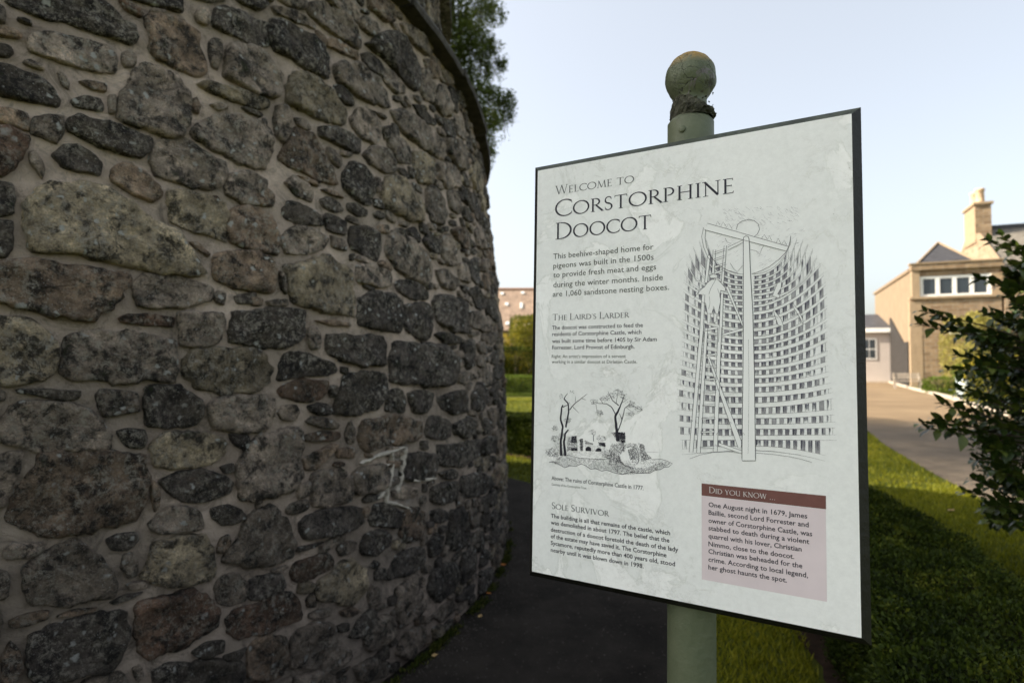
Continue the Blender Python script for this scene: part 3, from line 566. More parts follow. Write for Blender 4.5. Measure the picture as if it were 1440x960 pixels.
tower = empty('stone_dovecote', (CX, CY, 0), 0, 'huge round rubble stone tower with a projecting slab course, filling the left side', 'tower')
def resample(poly, n):
    P = [Vector((a, b, 0)) for a, b in poly]
    for _ in range(2):
        Q = []
        for i in range(len(P)):
            a, b = P[i], P[(i + 1) % len(P)]; Q += [a * .92 + b * .08, a * .08 + b * .92]
        P = Q
    L = [0]
    for i in range(len(P)): L.append(L[-1] + (P[(i + 1) % len(P)] - P[i]).length)
    out = []; j = 0
    for k in range(n):
        t = L[-1] * k / n
        while L[j + 1] < t: j += 1
        f = (t - L[j]) / max(1e-6, L[j + 1] - L[j]); out.append(P[j].lerp(P[(j + 1) % len(P)], f))
    return out
def area(p): return abs(sum(p[i - 1][0] * p[i][1] - p[i][0] * p[i - 1][1] for i in range(len(p)))) / 2
def stone_geo(poly, radf, seed, V, F):
    ar = area(poly); size = math.sqrt(ar)
    n = 60 if size > 200 else 40 if size > 90 else 22
    ins = [0, .035, .09, .17, .28, .42, .58, .74, .9] if size > 90 else [0, .07, .22, .55]
    hs = [-1., .5, .85, .98, 1., 1., 1., 1., 1.] if size > 90 else [-1., .55, .95, 1.]
    P = resample(poly, n); c = sum(P, Vector()) / n
    P = [p + (p - c).normalized() * min(14, size * .087) for p in P]
    rnd = random.Random(seed); Hh = min(34, 12 + size * .06) * rnd.uniform(.7, 1.4)
    tx, ty = rnd.uniform(-.05, .05), rnd.uniform(-.06, .06); off = Vector((rnd.uniform(0, 99), rnd.uniform(0, 99), rnd.uniform(0, 99)))
    jag = min(20, size * .075)
    base = len(V)
    def put(s_, h_, el):
        r = float(radf(h_ / 1000.)) + el / 1000.; th = s_ / 5000.
        V.append((r * math.cos(th), r * math.sin(th), max(.002, h_ / 1000.)))
    for k, (t, hh) in enumerate(zip(ins, hs)):
        last = []
        for p in P:
            d = p - c; q = c + d * (1 - t)
            nz = mnoise.noise(q * .016 + off) * jag + mnoise.noise(q * .05 + off) * jag * .6 + mnoise.noise(q * .13 + off) * jag * .3
            dn = d.normalized(); q = q + dn * nz * (1 - t)
            e = Hh * hh
            if hh > 0:
                v3 = q * .001
                big = min(1., size / 200.)
                e += hh * big * (mnoise.noise(v3 * 6 + off) * 20 + mnoise.noise(v3 * 17 + off) * 11 - abs(mnoise.noise(v3 * 11 - off)) * 22 + max(-.1, mnoise.noise(v3 * 9 + off * 2)) * 16) + hh * (mnoise.noise(v3 * 45 + off) * 5 + mnoise.noise(v3 * 90 + off) * 2.5)
                e += hh * ((q.x - c.x) * tx + (q.y - c.y) * ty)
                e = max(e, 1.5)
            put(q.x, q.y, e); last.append(e)
    cc = Hh + mnoise.noise(c * .007 + off) * 13 + mnoise.noise(c * .019 + off) * 8
    cc = sum(e2 for e2 in last) / len(last); put(c.x, c.y, max(2, cc)); m = len(ins)
    for k in range(m - 1):
        for i in range(n):
            a = base + k * n + i; b = base + k * n + (i + 1) % n; F.append((a, b, b + n, a + n))
    for i in range(n): F.append((base + (m - 1) * n + i, base + (m - 1) * n + (i + 1) % n, base + m * n))
# rank by how large a stone shows from the path: nearer and larger first
def shown(poly, radf):
    s_ = sum(p[0] for p in poly) / len(poly) / 5000.; h_ = sum(p[1] for p in poly) / len(poly) / 1000.
    r = float(radf(h_)); x = CX + r * math.cos(s_); y = CY + r * math.sin(s_); d = math.sqrt(x * x + y * y + (h_ - 1.6) ** 2)
    face = -(x * math.cos(s_) + y * math.sin(s_)) / math.hypot(x, y)
    vis = 1 if (y > .2 and -.92 < x / y < 0 and abs(h_ - 1.6) / y < .64) else .05
    return area(poly) * max(.01, face) / d ** 2 * vis
allst = [(c, p, rad1) for c, p in stones + extra] + [(c, p, rad2) for c, p in upper]
allst.sort(key=lambda t: -shown(t[1], t[2]))
for i, (c, p, rf) in enumerate(allst[:300]):
    V = []; F = []; stone_geo(p, rf, i, V, F)
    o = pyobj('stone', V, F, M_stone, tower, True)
    k = random.uniform(.65, 1.4); t = TONES[c]; o.color = (t[0] * k, t[1] * k, t[2] * k, 1)
for c in 'kgobr':
    V = []; F = []
    for i, (c2, p, rf) in enumerate(allst[300:]):
        if c2 == c: stone_geo(p, rf, 1000 + i, V, F)
    if V:
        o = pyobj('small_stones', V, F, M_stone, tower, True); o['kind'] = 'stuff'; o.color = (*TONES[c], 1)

# mortar bed, seen between the stones
def grid_surface(a0, a1, da, hs_fn, nh, rf, amp, name, mat):
    A = np.arange(a0, a1 + da, da); T = np.linspace(0, 1, nh); AA, TT = np.meshgrid(A, T)
    H0_, H1_ = hs_fn(AA); HHH = H0_ + (H1_ - H0_) * TT
    Rr = rf(HHH); S = AA * 5
    e = (fbm(S * 6, HHH * 6, 5, 3) - .5) * amp + (fbm(S * 30, HHH * 30, 2, 9) - .5) * amp * .3
    Rr = Rr + e - .006
    V = np.stack([Rr * np.cos(AA), Rr * np.sin(AA), HHH], -1).reshape(-1, 3); na = len(A)
    I = (np.arange(nh - 1)[:, None] * na + np.arange(na - 1)[None]).ravel()
    F = np.stack([I, I + 1, I + na + 1, I + na], 1)
    return npmesh(name, V, F, mat, tower, True)
top_fn = lambda A: (A * 0, np.interp(np.degrees(A), [-60, -24, -15, -8, -3, 2, 40], [3.74, 3.715, 3.63, 3.52, 3.44, 3.42, 3.42]) + .02)
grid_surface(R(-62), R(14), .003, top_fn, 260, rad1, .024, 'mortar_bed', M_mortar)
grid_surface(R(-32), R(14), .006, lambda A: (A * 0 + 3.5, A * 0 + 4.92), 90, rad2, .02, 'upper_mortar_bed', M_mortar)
# strips of newer pale pointing pressed over the old joints
V = []; F = []
for P_ in [[(-2587, 1110), (-2461, 1130), (-2242, 1147)], [(-2242, 1147), (-2256, 1086), (-2277, 1004), (-2321, 924)], [(-2363, 1134), (-2341, 1080), (-2383, 979), (-2407, 891)], [(-2277, 989), (-2135, 949), (-1932, 928)], [(-2407, 891), (-2322, 866), (-2225, 823)], [(-2587, 1069), (-2489, 1067), (-2381, 1079)], [(-2406, 947), (-2491, 922)]]:
    Q_ = []
    for a, b_ in zip(P_[:-1], P_[1:]):
        for k in range(7): Q_.append(Vector((a[0] + (b_[0] - a[0]) * k / 7, a[1] + (b_[1] - a[1]) * k / 7, 0)))
    Q_.append(Vector((*P_[-1], 0))); b0 = len(V); n = len(Q_)
    for i, q in enumerate(Q_):
        tt = (Q_[min(i + 1, n - 1)] - Q_[max(i - 1, 0)]).normalized(); nn_ = Vector((-tt.y, tt.x, 0)); wv = 9 + 7 * mnoise.noise(q * .025) + 6 * mnoise.noise(q * .11)
        if i in (0, n - 1): wv *= .3
        for k, el in ((-1, -4), (-.65, 15), (0, 19), (.65, 15), (1, -4)):
            s_ = q + nn_ * wv * k + Vector((mnoise.noise(q * .05) * 4, mnoise.noise(q * .05 + Vector((9, 9, 9))) * 4, 0)); rr_ = float(rad1(s_.y / 1000.)) + (el + 16 * mnoise.noise(s_ * .03) + 6 * mnoise.noise(s_ * .12)) / 1000.; V.append((rr_ * math.cos(s_.x / 5000.), rr_ * math.sin(s_.x / 5000.), s_.y / 1000.))
        if i:
            for k in range(4): F.append((b0 + (i - 1) * 5 + k, b0 + (i - 1) * 5 + k + 1, b0 + i * 5 + k + 1, b0 + i * 5 + k))
o = pyobj('pale_pointing', V, F, plain('new_lime_pointing', (.42, .385, .325), .95, .1, .45, 30, .8, 60), tower, True); o['kind'] = 'stuff'
# rest of the drum, out of the picture
def ring_wall(a0, a1, prof, name):
    n = 60; V = []; F = []
    for i in range(n + 1):
        a = a0 + (a1 - a0) * i / n
        for r, z in prof: V.append((r * math.cos(a), r * math.sin(a), z))
    m = len(prof)
    for i in range(n):
        for j in range(m - 1): F.append((i * m + j, (i + 1) * m + j, (i + 1) * m + j + 1, i * m + j + 1))
    return pyobj(name, V, F, M_rubble, tower, True)
ring_wall(R(13.9), R(298.1), [(r, h) for h, r in zip(PH, PRr)], 'rear_wall')
ring_wall(R(13.9), R(328.1), [(4.48, 3.6), (4.36, 4.9)], 'rear_upper_wall')
ring_wall(0, R(360), [(4.36, 4.9), (4.5, 4.92), (4.5, 4.98), (3.3, 5.0), (3.0, 5.7), (3.1, 5.72), (3.1, 5.78), (1.8, 5.85), (.6, 6.5), (.02, 6.6)], 'top_stages')
# projecting slab course
M_slab = plain('dark_slab', (.07, .064, .056), .85, .2, .5, 14, .9, 40)
edges = [-60]
while edges[-1] < 38: edges.append(edges[-1] + random.uniform(7.0, 10.5))
for a0, a1 in zip(edges[:-1], edges[1:]):
    V = []; n = 9; dz = random.uniform(-.008, .008); dr = random.uniform(-.01, .012)
    for i in range(n):
        a = a0 + .1 + (a1 - a0 - .2) * i / (n - 1); z = slab_h(a) + dz; ra = R(a); j = random.uniform(-.004, .004)
        for r, zz in ((4.3, z + .002), (4.875 + dr + j, z), (4.883 + dr + j, z + .03), (4.872 + dr, z + .056), (4.3, z + .16)):
            V.append((r * math.cos(ra), r * math.sin(ra), zz))
    F = []
    for i in range(n - 1):
        for j in range(5): F.append((i * 5 + j, (i + 1) * 5 + j, (i + 1) * 5 + (j + 1) % 5, i * 5 + (j + 1) % 5))
    F += [(4, 3, 2, 1, 0), tuple((n - 1) * 5 + j for j in range(5))]
    pyobj('string_course_slab', V, F, M_slab, tower)

# ------------------------------------------------------------------ ground
M_grass_soil = None
def grass_ground():
    m, n, b = nmat('lawn', .95, .1); N = NB(n)
    c = N.mix(N.ramp(N.noise(.9, 6, .6), [(.35, 0.), (.65, 1.)]), (.05, .062, .008), (.12, .135, .016))
    c = N.mix(N.ramp(N.noise(35, 6, .8), [(.4, 0.), (.65, .7)]), c, (.035, .055, .01))
    c = N.mix(N.ramp(N.noise(.35, 3), [(.55, 0.), (.7, .5)]), c, (.17, .14, .05))
    N.lk(c, b.inputs['Base Color']); N.bump(N.noise(60, 6, .8), .8, .03, b); return m
M_lawn = grass_ground()
n = 90; xs = np.concatenate([np.linspace(-12, 30, 90), [60, 150, 500, 2000]]); xs = np.concatenate([[-2000, -500, -100, -40], xs])
ys = np.concatenate([[-2000, -300, -40], np.linspace(-6, 45, 90), [80, 200, 600, 2500]])
XX, YY = np.meshgrid(xs, ys); V = np.stack([XX, YY, XX * 0], -1).reshape(-1, 3); na = len(xs)
I = (np.arange(len(ys) - 1)[:, None] * na + np.arange(na - 1)[None]).ravel()
tag(npmesh('lawn_ground', V, np.stack([I, I + 1, I + na + 1, I + na], 1), M_lawn), kind='structure')
def asphalt(name, c1, c2, sp=(.16, .15, .14)):
    m, n, b = nmat(name, .95, .08); N = NB(n)
    c = N.mix(N.ramp(N.noise(2.1, 7, .7), [(.35, 0.), (.65, 1.)]), c1, c2)
    c = N.mix(N.ramp(N.noise(220, 3, .8), [(.6, 0.), (.72, .7)]), c, sp)
    c = N.mix(N.ramp(N.noise(18, 6, .8), [(.6, 0.), (.72, .45)]), c, (.03, .035, .02))
    N.lk(c, b.inputs['Base Color']); N.bump(N.noise(170, 4, .8), .7, .012, b); return m
def path_r(a):
    a = (np.degrees(a) + 180) % 360 - 180
    return np.interp(a, [-180, -60, -17, 30, 60, 180], [6.6, 6.6, 6.5, 5.8, 5.75, 6.6]) + .04 * np.sin(a * .1)
M_asph = asphalt('old_asphalt', (.014, .012, .010), (.034, .029, .024), (.12, .105, .09))
V = []; F = []; n = 150
for i in range(n + 1):
    a = 2 * math.pi * i / n
    ro = path_r(a) + random.uniform(-.02, .02)
    V += [(CX + 4.9 * math.cos(a), CY + 4.9 * math.sin(a), .004), (CX + ro * math.cos(a), CY + ro * math.sin(a), .004)]
for i in range(n): F.append((2 * i, 2 * i + 1, 2 * i + 3, 2 * i + 2))
tag(pyobj('tower_path', V, F, M_asph), kind='structure')
M_grit = plain('path_grit', (.07, .062, .052), .9, .2, .6, 9)
n_ = 5200; ag = rng.uniform(R(-60), R(32), n_); rg = 5.0 + (path_r(ag) - 5.0) * rng.beta(1, 1, n_); near = rng.random(n_) < .35; rg = np.where(near, 5.03 + np.abs(rng.normal(0, .09, n_)), rg)
Pg = np.stack([CX + rg * np.cos(ag), CY + rg * np.sin(ag), ag * 0 + .004], 1); sg = rng.uniform(.002, .0065, n_)[:, None]
tet = np.array([[1, 0, 0], [-.5, .87, 0], [-.5, -.87, 0], [0, 0, .8]]); rot = rng.uniform(0, 6.28, n_); cs, sn = np.cos(rot), np.sin(rot)
Vg = np.stack([np.stack([tet[k, 0] * cs - tet[k, 1] * sn, tet[k, 0] * sn + tet[k, 1] * cs, cs * 0 + tet[k, 2]], 1) * sg + Pg for k in range(4)], 1).reshape(-1, 3)
bg = np.arange(n_)[:, None] * 4; tag(npmesh('path_grit', Vg, np.concatenate([bg + [[0, 1, 3]], bg + [[1, 2, 3]], bg + [[2, 0, 3]]], 1).reshape(-1, 3), M_grit), 'fine loose grit scattered on the dark path, thicker at the wall foot', 'grit', kind='stuff')
na_ = 3000; ca = rng.choice(rng.uniform(R(-55), R(28), 70), na_) + rng.normal(0, .006, na_); rb = 5.03 + np.abs(rng.normal(0, .022, na_)); Pw = np.stack([CX + rb * np.cos(ca), CY + rb * np.sin(ca), ca * 0 + .006], 1)
leaf_cloud('foot_weeds', Pw, np.tile([[.2, -.2, 1.]], (na_, 1)), np.full(na_, .03), leaf_material('weed_leaves', (.02, .03, .006), (.04, .055, .01), (.09, .09, .02), .7, .2, .1), None, None, .6, .3)
tag(bpy.data.objects['foot_weeds'], 'small dark weeds growing where the tower wall meets the path', 'weeds')
# bare soil strip under the curved box hedge
def ringpt(r, a, z=0): return (CX + r * math.cos(a), CY + r * math.sin(a), z)
M_soil = plain('bare_soil', (.035, .022, .014), .98, .1, .5, 12, 1., 50)
V = []; F = []
for i in range(n + 1):
    a = R(-70) + R(150) * i / n
    V += [ringpt(7.0 + .06 * math.sin(a * 31) + random.uniform(-.03, .03), a, .008), ringpt(7.82, a, .008)]
for i in range(n): F.append((2 * i, 2 * i + 1, 2 * i + 3, 2 * i + 2))
tag(pyobj('hedge_soil', V, F, M_soil), kind='structure')
# drive
def drive_mat():
    m, n, b = nmat('buff_gravel_drive', .95, .15); N = NB(n)
    c = N.mix(N.ramp(N.noise(.5, 6, .6), [(.35, 0.), (.65, 1.)]), (.16, .112, .066), (.235, .17, .1))
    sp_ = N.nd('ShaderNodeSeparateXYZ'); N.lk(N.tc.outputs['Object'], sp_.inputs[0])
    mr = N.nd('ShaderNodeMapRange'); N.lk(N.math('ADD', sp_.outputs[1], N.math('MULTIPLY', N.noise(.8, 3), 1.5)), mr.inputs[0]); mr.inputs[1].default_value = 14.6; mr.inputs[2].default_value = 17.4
    c = N.mix(mr.outputs[0], N.mix(N.ramp(N.noise(1.3, 6, .7), [(.35, 0.), (.65, 1.)]), (.1, .08, .058), (.17, .135, .098)), c)   # near end: greyer tarmac tone, darkened further to paint in the tree shade
    c = N.mix(N.ramp(N.noise(60, 4, .85), [(.5, 0.), (.7, .8)]), c, (.14, .115, .09))
    N.lk(c, b.inputs['Base Color']); N.bump(N.noise(120, 4, .8), .6, .02, b); return m
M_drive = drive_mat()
dl = [(4.2, 2.0), (4.45, 3.6), (4.75, 4.9), (5.1, 5.96), (6.1, 8.8), (7.2, 11.6), (8.2, 13.8), (9.0, 17), (10.5, 24), (13, 33), (20, 52)]
dr = [(9.5, 2.0), (10, 4.5), (10.5, 6), (11.5, 8.5), (12.3, 11), (13, 14), (13.8, 16), (15.6, 20), (18.8, 25.8), (23.8, 36.2), (33, 54)]
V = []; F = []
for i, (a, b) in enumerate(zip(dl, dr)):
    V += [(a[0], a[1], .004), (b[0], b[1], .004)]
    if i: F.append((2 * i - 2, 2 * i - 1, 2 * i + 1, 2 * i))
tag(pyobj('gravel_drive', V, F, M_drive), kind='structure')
# pale kerb along the far side of the drive
M_kerb = plain('pale_kerb', (.42, .36, .29), .9, .2, .2, 4)
kb = BM(); pts = dr[5:]
V = []; F = []
for i, p in enumerate(pts):
    q0 = pts[max(0, i - 1)]; q1 = pts[min(len(pts) - 1, i + 1)]; t = Vector((q1[0] - q0[0], q1[1] - q0[1], 0)).normalized(); nn = Vector((t.y, -t.x, 0))
    for d_, z in ((0, 0), (0, .11), (.22, .11), (.22, 0)): V.append((p[0] + nn.x * d_, p[1] + nn.y * d_, z))
    if i:
        for j in range(3): F.append(((i - 1) * 4 + j, (i - 1) * 4 + j + 1, i * 4 + j + 1, i * 4 + j))
tag(pyobj('drive_kerb', V, F, M_kerb), kind='structure')

# grass blades
M_blade = leaf_material('grass_blades', (.03, .042, .006), (.19, .2, .01), (.42, .37, .035), .6, .35, .2)
def blades(N_, x0, x1, y0, y1, hgt, keep):
    x = rng.uniform(x0, x1, N_); y = rng.uniform(y0, y1, N_); k = keep(x, y); return x[k], y[k], np.full(k.sum(), hgt)
def on_lawn(x, y):
    d = np.hypot(x - CX, y - CY); lim = np.interp(y, [a[1] for a in dl], [a[0] for a in dl])
    ed = path_r(np.arctan2(y - CY, x - CX))
    return (d > ed + .01) & ((d < 7.0) | (d > 7.75)) & (x < lim - .03) & (x > -.35 - .0 * y) & (x < y * .95 + .3)
gs = [blades(26000, .3, 2.6, 2.3, 4.6, .04, on_lawn), blades(70000, .3, 7.2, 4.3, 7.5, .045, on_lawn), blades(60000, -.4, 8, 7, 14, .05, on_lawn), blades(16000, -1.5, 2, 11, 26, .06, lambda x, y: (np.hypot(x - CX, y - CY) > 7.9))]
x = np.concatenate([g[0] for g in gs]); y = np.concatenate([g[1] for g in gs]); h = np.concatenate([g[2] for g in gs]) * rng.uniform(.4, 1.2, len(x))
n = len(x); az = rng.uniform(0, 6.283, n); wd = h * .09 + .0012 * y ** .5; lean = h * rng.uniform(.1, .9, n); la = rng.uniform(0, 6.283, n)
V = np.stack([np.stack([x - np.cos(az) * wd, y - np.sin(az) * wd, x * 0], 1), np.stack([x + np.cos(az) * wd, y + np.sin(az) * wd, x * 0], 1), np.stack([x + np.cos(la) * lean, y + np.sin(la) * lean, h], 1)], 1).reshape(-1, 3)
tone = np.clip(fbm(x * .8, y * .8, 4, 5) * .9 + rng.uniform(-.25, .25, n), 0, 1)
tag(npmesh('grass', V, np.arange(n * 3).reshape(-1, 3), M_blade, tone=tone), 'short green lawn grass in sun and shade around the tower path', 'grass', kind='stuff')

# fallen leaves
M_fallen = [plain('fallen_leaf_orange', (.4, .15, .03), .7), plain('fallen_leaf_buff', (.36, .24, .1), .7)]
fl = [(-.07, 4.72, 'dark orange fallen leaf lying closest to the foot of the round tower wall', .06), (-.2, 3.78, 'small orange fallen leaf on the dark path beside the tower foot', .045), (-.16, 4.15, 'yellowish fallen leaf on the dark path just off the wall foot', .04), (-.42, 3.28, 'brown curled fallen leaf on the dark path near the bottom edge', .05), (5.05, 6.25, 'buff fallen leaf on the sunny grass by the edge of the drive', .09), (4.6, 6.3, 'tan fallen leaf in the middle of the sunny grass strip', .08), (3.9, 5.3, 'brown fallen leaf on the shaded lawn beyond the low hedge', .08), (4.55, 5.3, 'orange fallen leaf at the shadow edge on the lawn', .07)]
for i, (x_, y_, lb, s_) in enumerate(fl):
    V = [(-.5, 0, .1), (-.2, .28, .2), (.15, .3, .12), (.5, 0, .22), (.15, -.3, .1), (-.2, -.28, .18), (0, 0, .02)]
    F = [(6, i_, (i_ + 1) % 6) for i_ in range(6)]
    o = pyobj('fallen_leaf', [(a * s_, b * s_, c * s_) for a, b, c in V], F, M_fallen[i % 2]); o.location = (x_, y_, .006 if i < 4 else .035); o.rotation_euler = (0, 0, i * 1.3)
    tag(o, lb, 'leaf', 'fallen leaves on the ground')

# ------------------------------------------------------------------ hedges and shrubs
M_box = leaf_material('box_hedge_leaves', (.01, .018, .002), (.042, .062, .005), (.18, .18, .014), .65, .2, .15)
M_wood = plain('bark', (.06, .045, .032), .9, .2, .4, 20, .8)
hedge = empty('box_hedge', ringpt(7.4, R(-20)), 0, 'low clipped box hedge curving around the tower, dark green at the lower right', 'hedge')
def local(o, P): return np.asarray(P) - np.array(o.location)
def hedge_leaves(a0, a1, n, size, top=.64):
    a = rng.uniform(a0, a1, n); face = rng.choice(3, n, p=[.4, .3, .3]); t = rng.random(n)
    lump = (fbm(a * 40, t * 3, 3, 21) - .45) * .14
    r = np.where(face == 0, 7.12 + .65 * t, np.where(face == 1, 7.12, 7.77)) + np.where(face == 1, -lump, np.where(face == 2, lump, 0))
    z = np.where(face == 0, top + lump, top * t ** .8 + .01) - np.abs(rng.normal(0, .035, n)) * (face == 0)
    r = r + rng.normal(0, .018, n)
    P = np.stack([CX + r * np.cos(a), CY + r * np.sin(a), np.maximum(z, .02)], 1)
    N_ = np.stack([np.cos(a) * np.where(face == 1, -1, np.where(face == 2, 1, 0)), np.sin(a) * np.where(face == 1, -1, np.where(face == 2, 1, 0)), np.where(face == 0, 1, .35)], 1)
    tn = np.clip(fbm(P[:, 0] * 6, P[:, 1] * 6 + P[:, 2] * 6, 3, 8) * .8 + rng.uniform(-.25, .25, n), 0, 1)
    return P, N_, np.full(n, size), tn
Q = [hedge_leaves(R(-42), R(2), 150000, .019), hedge_leaves(R(38), R(56), 60000, .034)]
P = np.concatenate([q[0] for q in Q]); leaf_cloud('foliage', local(hedge, P), np.concatenate([q[1] for q in Q]), np.concatenate([q[2] for q in Q]), M_box, hedge, np.concatenate([q[3] for q in Q]), .8, .55)
V = []; F = []; n = 60   # dense woody heart of the hedge so that light does not pass
for i in range(n + 1):
    a = R(-44) + R(106) * i / n
    for r, z in ((7.2, .0), (7.2, .56), (7.69, .56), (7.69, .0)): V.append(tuple(local(hedge, ringpt(r, a, z))))
    if i:
        for j in range(3): F.append(((i - 1) * 4 + j, (i - 1) * 4 + j + 1, i * 4 + j + 1, i * 4 + j))
pyobj('twigs', V, F, plain('hedge_heart', (.02, .02, .01), 1, 0, .5, 30, 1), hedge)

def box_leaves(c, sz, n, seed, lumpy=.3):
    """points over the surface of a lumpy block"""
    u = rng.normal(0, 1, (n, 3)); u /= np.linalg.norm(u, axis=1)[:, None]
    k = np.max(np.abs(u), axis=1)[:, None] ** .75; q = u / k
    lump = 1 + (fbm(q[:, 0] * 3 + 7, q[:, 1] * 3 + q[:, 2] * 3.7 + 9, 3, seed) - .5)[:, None] * lumpy
    q = q * lump * (1 - np.abs(rng.normal(0, .1, (n, 1))))
    P = np.array(c) + q * np.array(sz) / 2
    P[:, 2] = np.maximum(P[:, 2], .03)
    tn = np.clip(fbm(P[:, 0] * 2.5, P[:, 1] * 2.5 + P[:, 2] * 3, 3, seed) * 1.3 + rng.uniform(-.35, .35, n) - .15, 0, 1)
    return P, u, tn
def shrub(name, label, cat, c, sz, n, size, mat, seed, lumpy=.3, stem=True, group=None):
    o = empty(name, (c[0], c[1], 0), 0, label, cat, group)
    P, N_, tn = box_leaves((0, 0, c[2]), sz, n, seed, lumpy)
    if lumpy > .8:
        rr2 = random.Random(seed); Ps = []; Ns = []; Ts = []
        for k in range(22):
            e = rr2.uniform(.3, .5) * sz[2] / 2; cx_, cy_ = rr2.uniform(-.5, .5) * sz[0], rr2.uniform(-.5, .3) * sz[1]; cz_ = rr2.uniform(.25, .95) * sz[2] - e * .6
            p_, n_, t_2 = box_leaves((cx_, cy_, max(e * .7, cz_)), (e * 2.3, e * 2.1, e * 2), n // 18, seed + k, .3); Ps.append(p_); Ns.append(n_); Ts.append(np.clip(t_2 * .6 + rr2.uniform(-.1, .5), 0, 1))
        P = np.concatenate(Ps); N_ = np.concatenate(Ns); tn = np.concatenate(Ts); n = len(P)
    leaf_cloud('foliage', P, N_, np.full(n, size), mat, o, tn, .8, .5)
    if stem:
        b = BM()
        for k in range(4): b.tube([(.1 * math.cos(k * 2), .1 * math.sin(k * 2), 0), (sz[0] * .12 * math.cos(k * 1.6), sz[1] * .12 * math.sin(k * 1.6), c[2]), (sz[0] * .25 * math.cos(k * 1.6), sz[1] * .25 * math.sin(k * 1.6), c[2] + sz[2] * .3)], [.04, .03, .01], 6)
        b.obj('stem', M_wood, o)
    return o
M_far_hedge = leaf_material('far_hedge_leaves', (.05, .08, .008), (.1, .15, .015), (.18, .22, .02), .6, .3, .2)
M_autumn = leaf_material('autumn_shrub_leaves', (.06, .08, .012), (.24, .22, .02), (.5, .36, .03), .6, .35, .2)
M_yellow = leaf_material('yellow_green_leaves', (.2, .2, .05), (.34, .31, .08), (.5, .42, .13), .6, .35, .2)
shrub('clipped_hedge', 'straight clipped bright green hedge in the gap between tower and sign', 'hedge', (-1, 27.6, .48), (9, 1.2, .96), 26000, .06, M_far_hedge, 3, .06, False)
shrub('mixed_shrub', 'tall yellowing bush above the clipped hedge, below the brown tiled roof', 'shrub', (.0, 33.5, 1.8), (3.8, 3.4, 4.0), 30000, .12, M_autumn, 5, .9)
shrub('dark_shrub', 'dark rounded bush beneath the yellow one in the gap beside the sign', 'shrub', (.2, 31.2, 1.15), (6, 1.6, 2.4), 16000, .09, M_box, 6, .3)

# tree hanging over the tower
birch = empty('birch_tree', (-3.6, 14.2, 0), 0, 'tall drooping green tree hanging behind the top of the tower, against the sky', 'tree')
M_birch = leaf_material('birch_leaves', (.045, .07, .01), (.11, .15, .018), (.36, .33, .05), .5, .5, .3)
b = BM(); b.tube([(0, 0, 0), (.1, 0, 3), (-.1, .1, 7), (.2, 0, 11), (.3, 0, 14)], [.24, .2, .15, .08, .03], 10); b.obj('trunk', plain('birch_bark', (.35, .33, .3), .8, .2, .5, 5, .5), birch, True)
br = BM()
CL = []
def w2(px, py, z=14.): return Vector(((px - 720) / 838 * z, z, 1.6 + (508 - py) / 838 * z))
spots = [(640, -10, .8), (655, 35, .75), (628, 30, .8), (670, 12, .5), (640, 85, .75), (664, 78, .6), (690, -6, .28), (699, 8, .2), (655, 130, .7), (680, 118, .42), (697, 50, .16), (672, 150, .6), (698, 128, .36), (708, 140, .3), (690, 165, .4), (678, 190, .34), (712, 128, .16), (702, 158, .28), (686, 205, .2), (682, 222, .14), (668, 50, .45), (695, 85, .22), (703, 78, .14), (685, 60, .3), (660, 170, .7), (640, 150, .9), (620, 90, 1.), (600, 20, 1.2), (600, -60, 1.6), (640, -70, 1.), (670, -60, .8), (560, -20, 1.6), (560, -130, 1.7), (620, -150, 1.6), (520, -80, 1.6)]
for px, py, r_ in spots:
    r_ *= .82; c = w2(px, py, 14. + random.uniform(-.5, .5)); CL.append((c, r_))
P = []; Nn = []
for c, r_ in CL:
    n = int(3600 * r_ ** 1.6) + 160
    for s_ in range(max(3, int(n / 45))):
        a = random.uniform(0, 6.28); q = random.uniform(0, 1) ** .5 * r_
        top = c + Vector((math.cos(a) * q, math.sin(a) * q, r_ * random.uniform(-.2, .9)))
        ln = random.uniform(.35, 1.0) * min(1.1, r_ * 1.4 + .15)
        k = 45; t = rng.random(k); p = np.array(top)[None] + np.stack([rng.normal(0, .045 + .05 * r_, k), rng.normal(0, .07, k), -t * ln], 1); P.append(p)
        Nn.append(np.tile([[math.cos(a) * .4, math.sin(a) * .4, -.7]], (k, 1)))
        if s_ % 4 == 0: br.tube([tuple(local(birch, top)), tuple(local(birch, top + Vector((.02, 0, -ln))))], [.012, .004], 4, False)
    st = Vector((-3.5, 14.2, min(13, max(5, c.z - 1.2 - random.random()))))
    if r_ > .3: BM().tube([tuple(local(birch, st)), tuple(local(birch, st.lerp(c, .5) + Vector((0, 0, .5)))), tuple(local(birch, c))], [.06, .04, .015], 5, False).obj('branch', M_wood, birch, True)
o = br.obj('twigs', M_wood, birch, True); o['kind'] = 'stuff'
# the rest of the crown stands behind the tower
for i in range(290):
    a = random.uniform(0, 6.28); r_ = random.uniform(.3, 1.); z = random.uniform(4.3, 12)
    rr_ = r_ * (1 - abs(z - 7.5) / 9); c = Vector((-4.1 + 2.4 * rr_ * math.cos(a), 13.5 + 4.3 * rr_ * math.sin(a), z)); k = 620
    p = np.array(c)[None] + rng.normal(0, [.42, .42, .55], (k, 3)); P.append(p); Nn.append(np.tile([[0, 0, -.6]], (k, 1)))
P = np.concatenate(P); Nn = np.concatenate(Nn); tn = np.clip(fbm(P[:, 0] * 2.2, P[:, 2] * 2.2 + P[:, 1], 3, 12) * 1.1 - .15 + rng.uniform(-.2, .2, len(P)), 0, 1)
leaf_cloud('crown', local(birch, P), Nn, np.full(len(P), .058), M_birch, birch, tn, .7, .6)

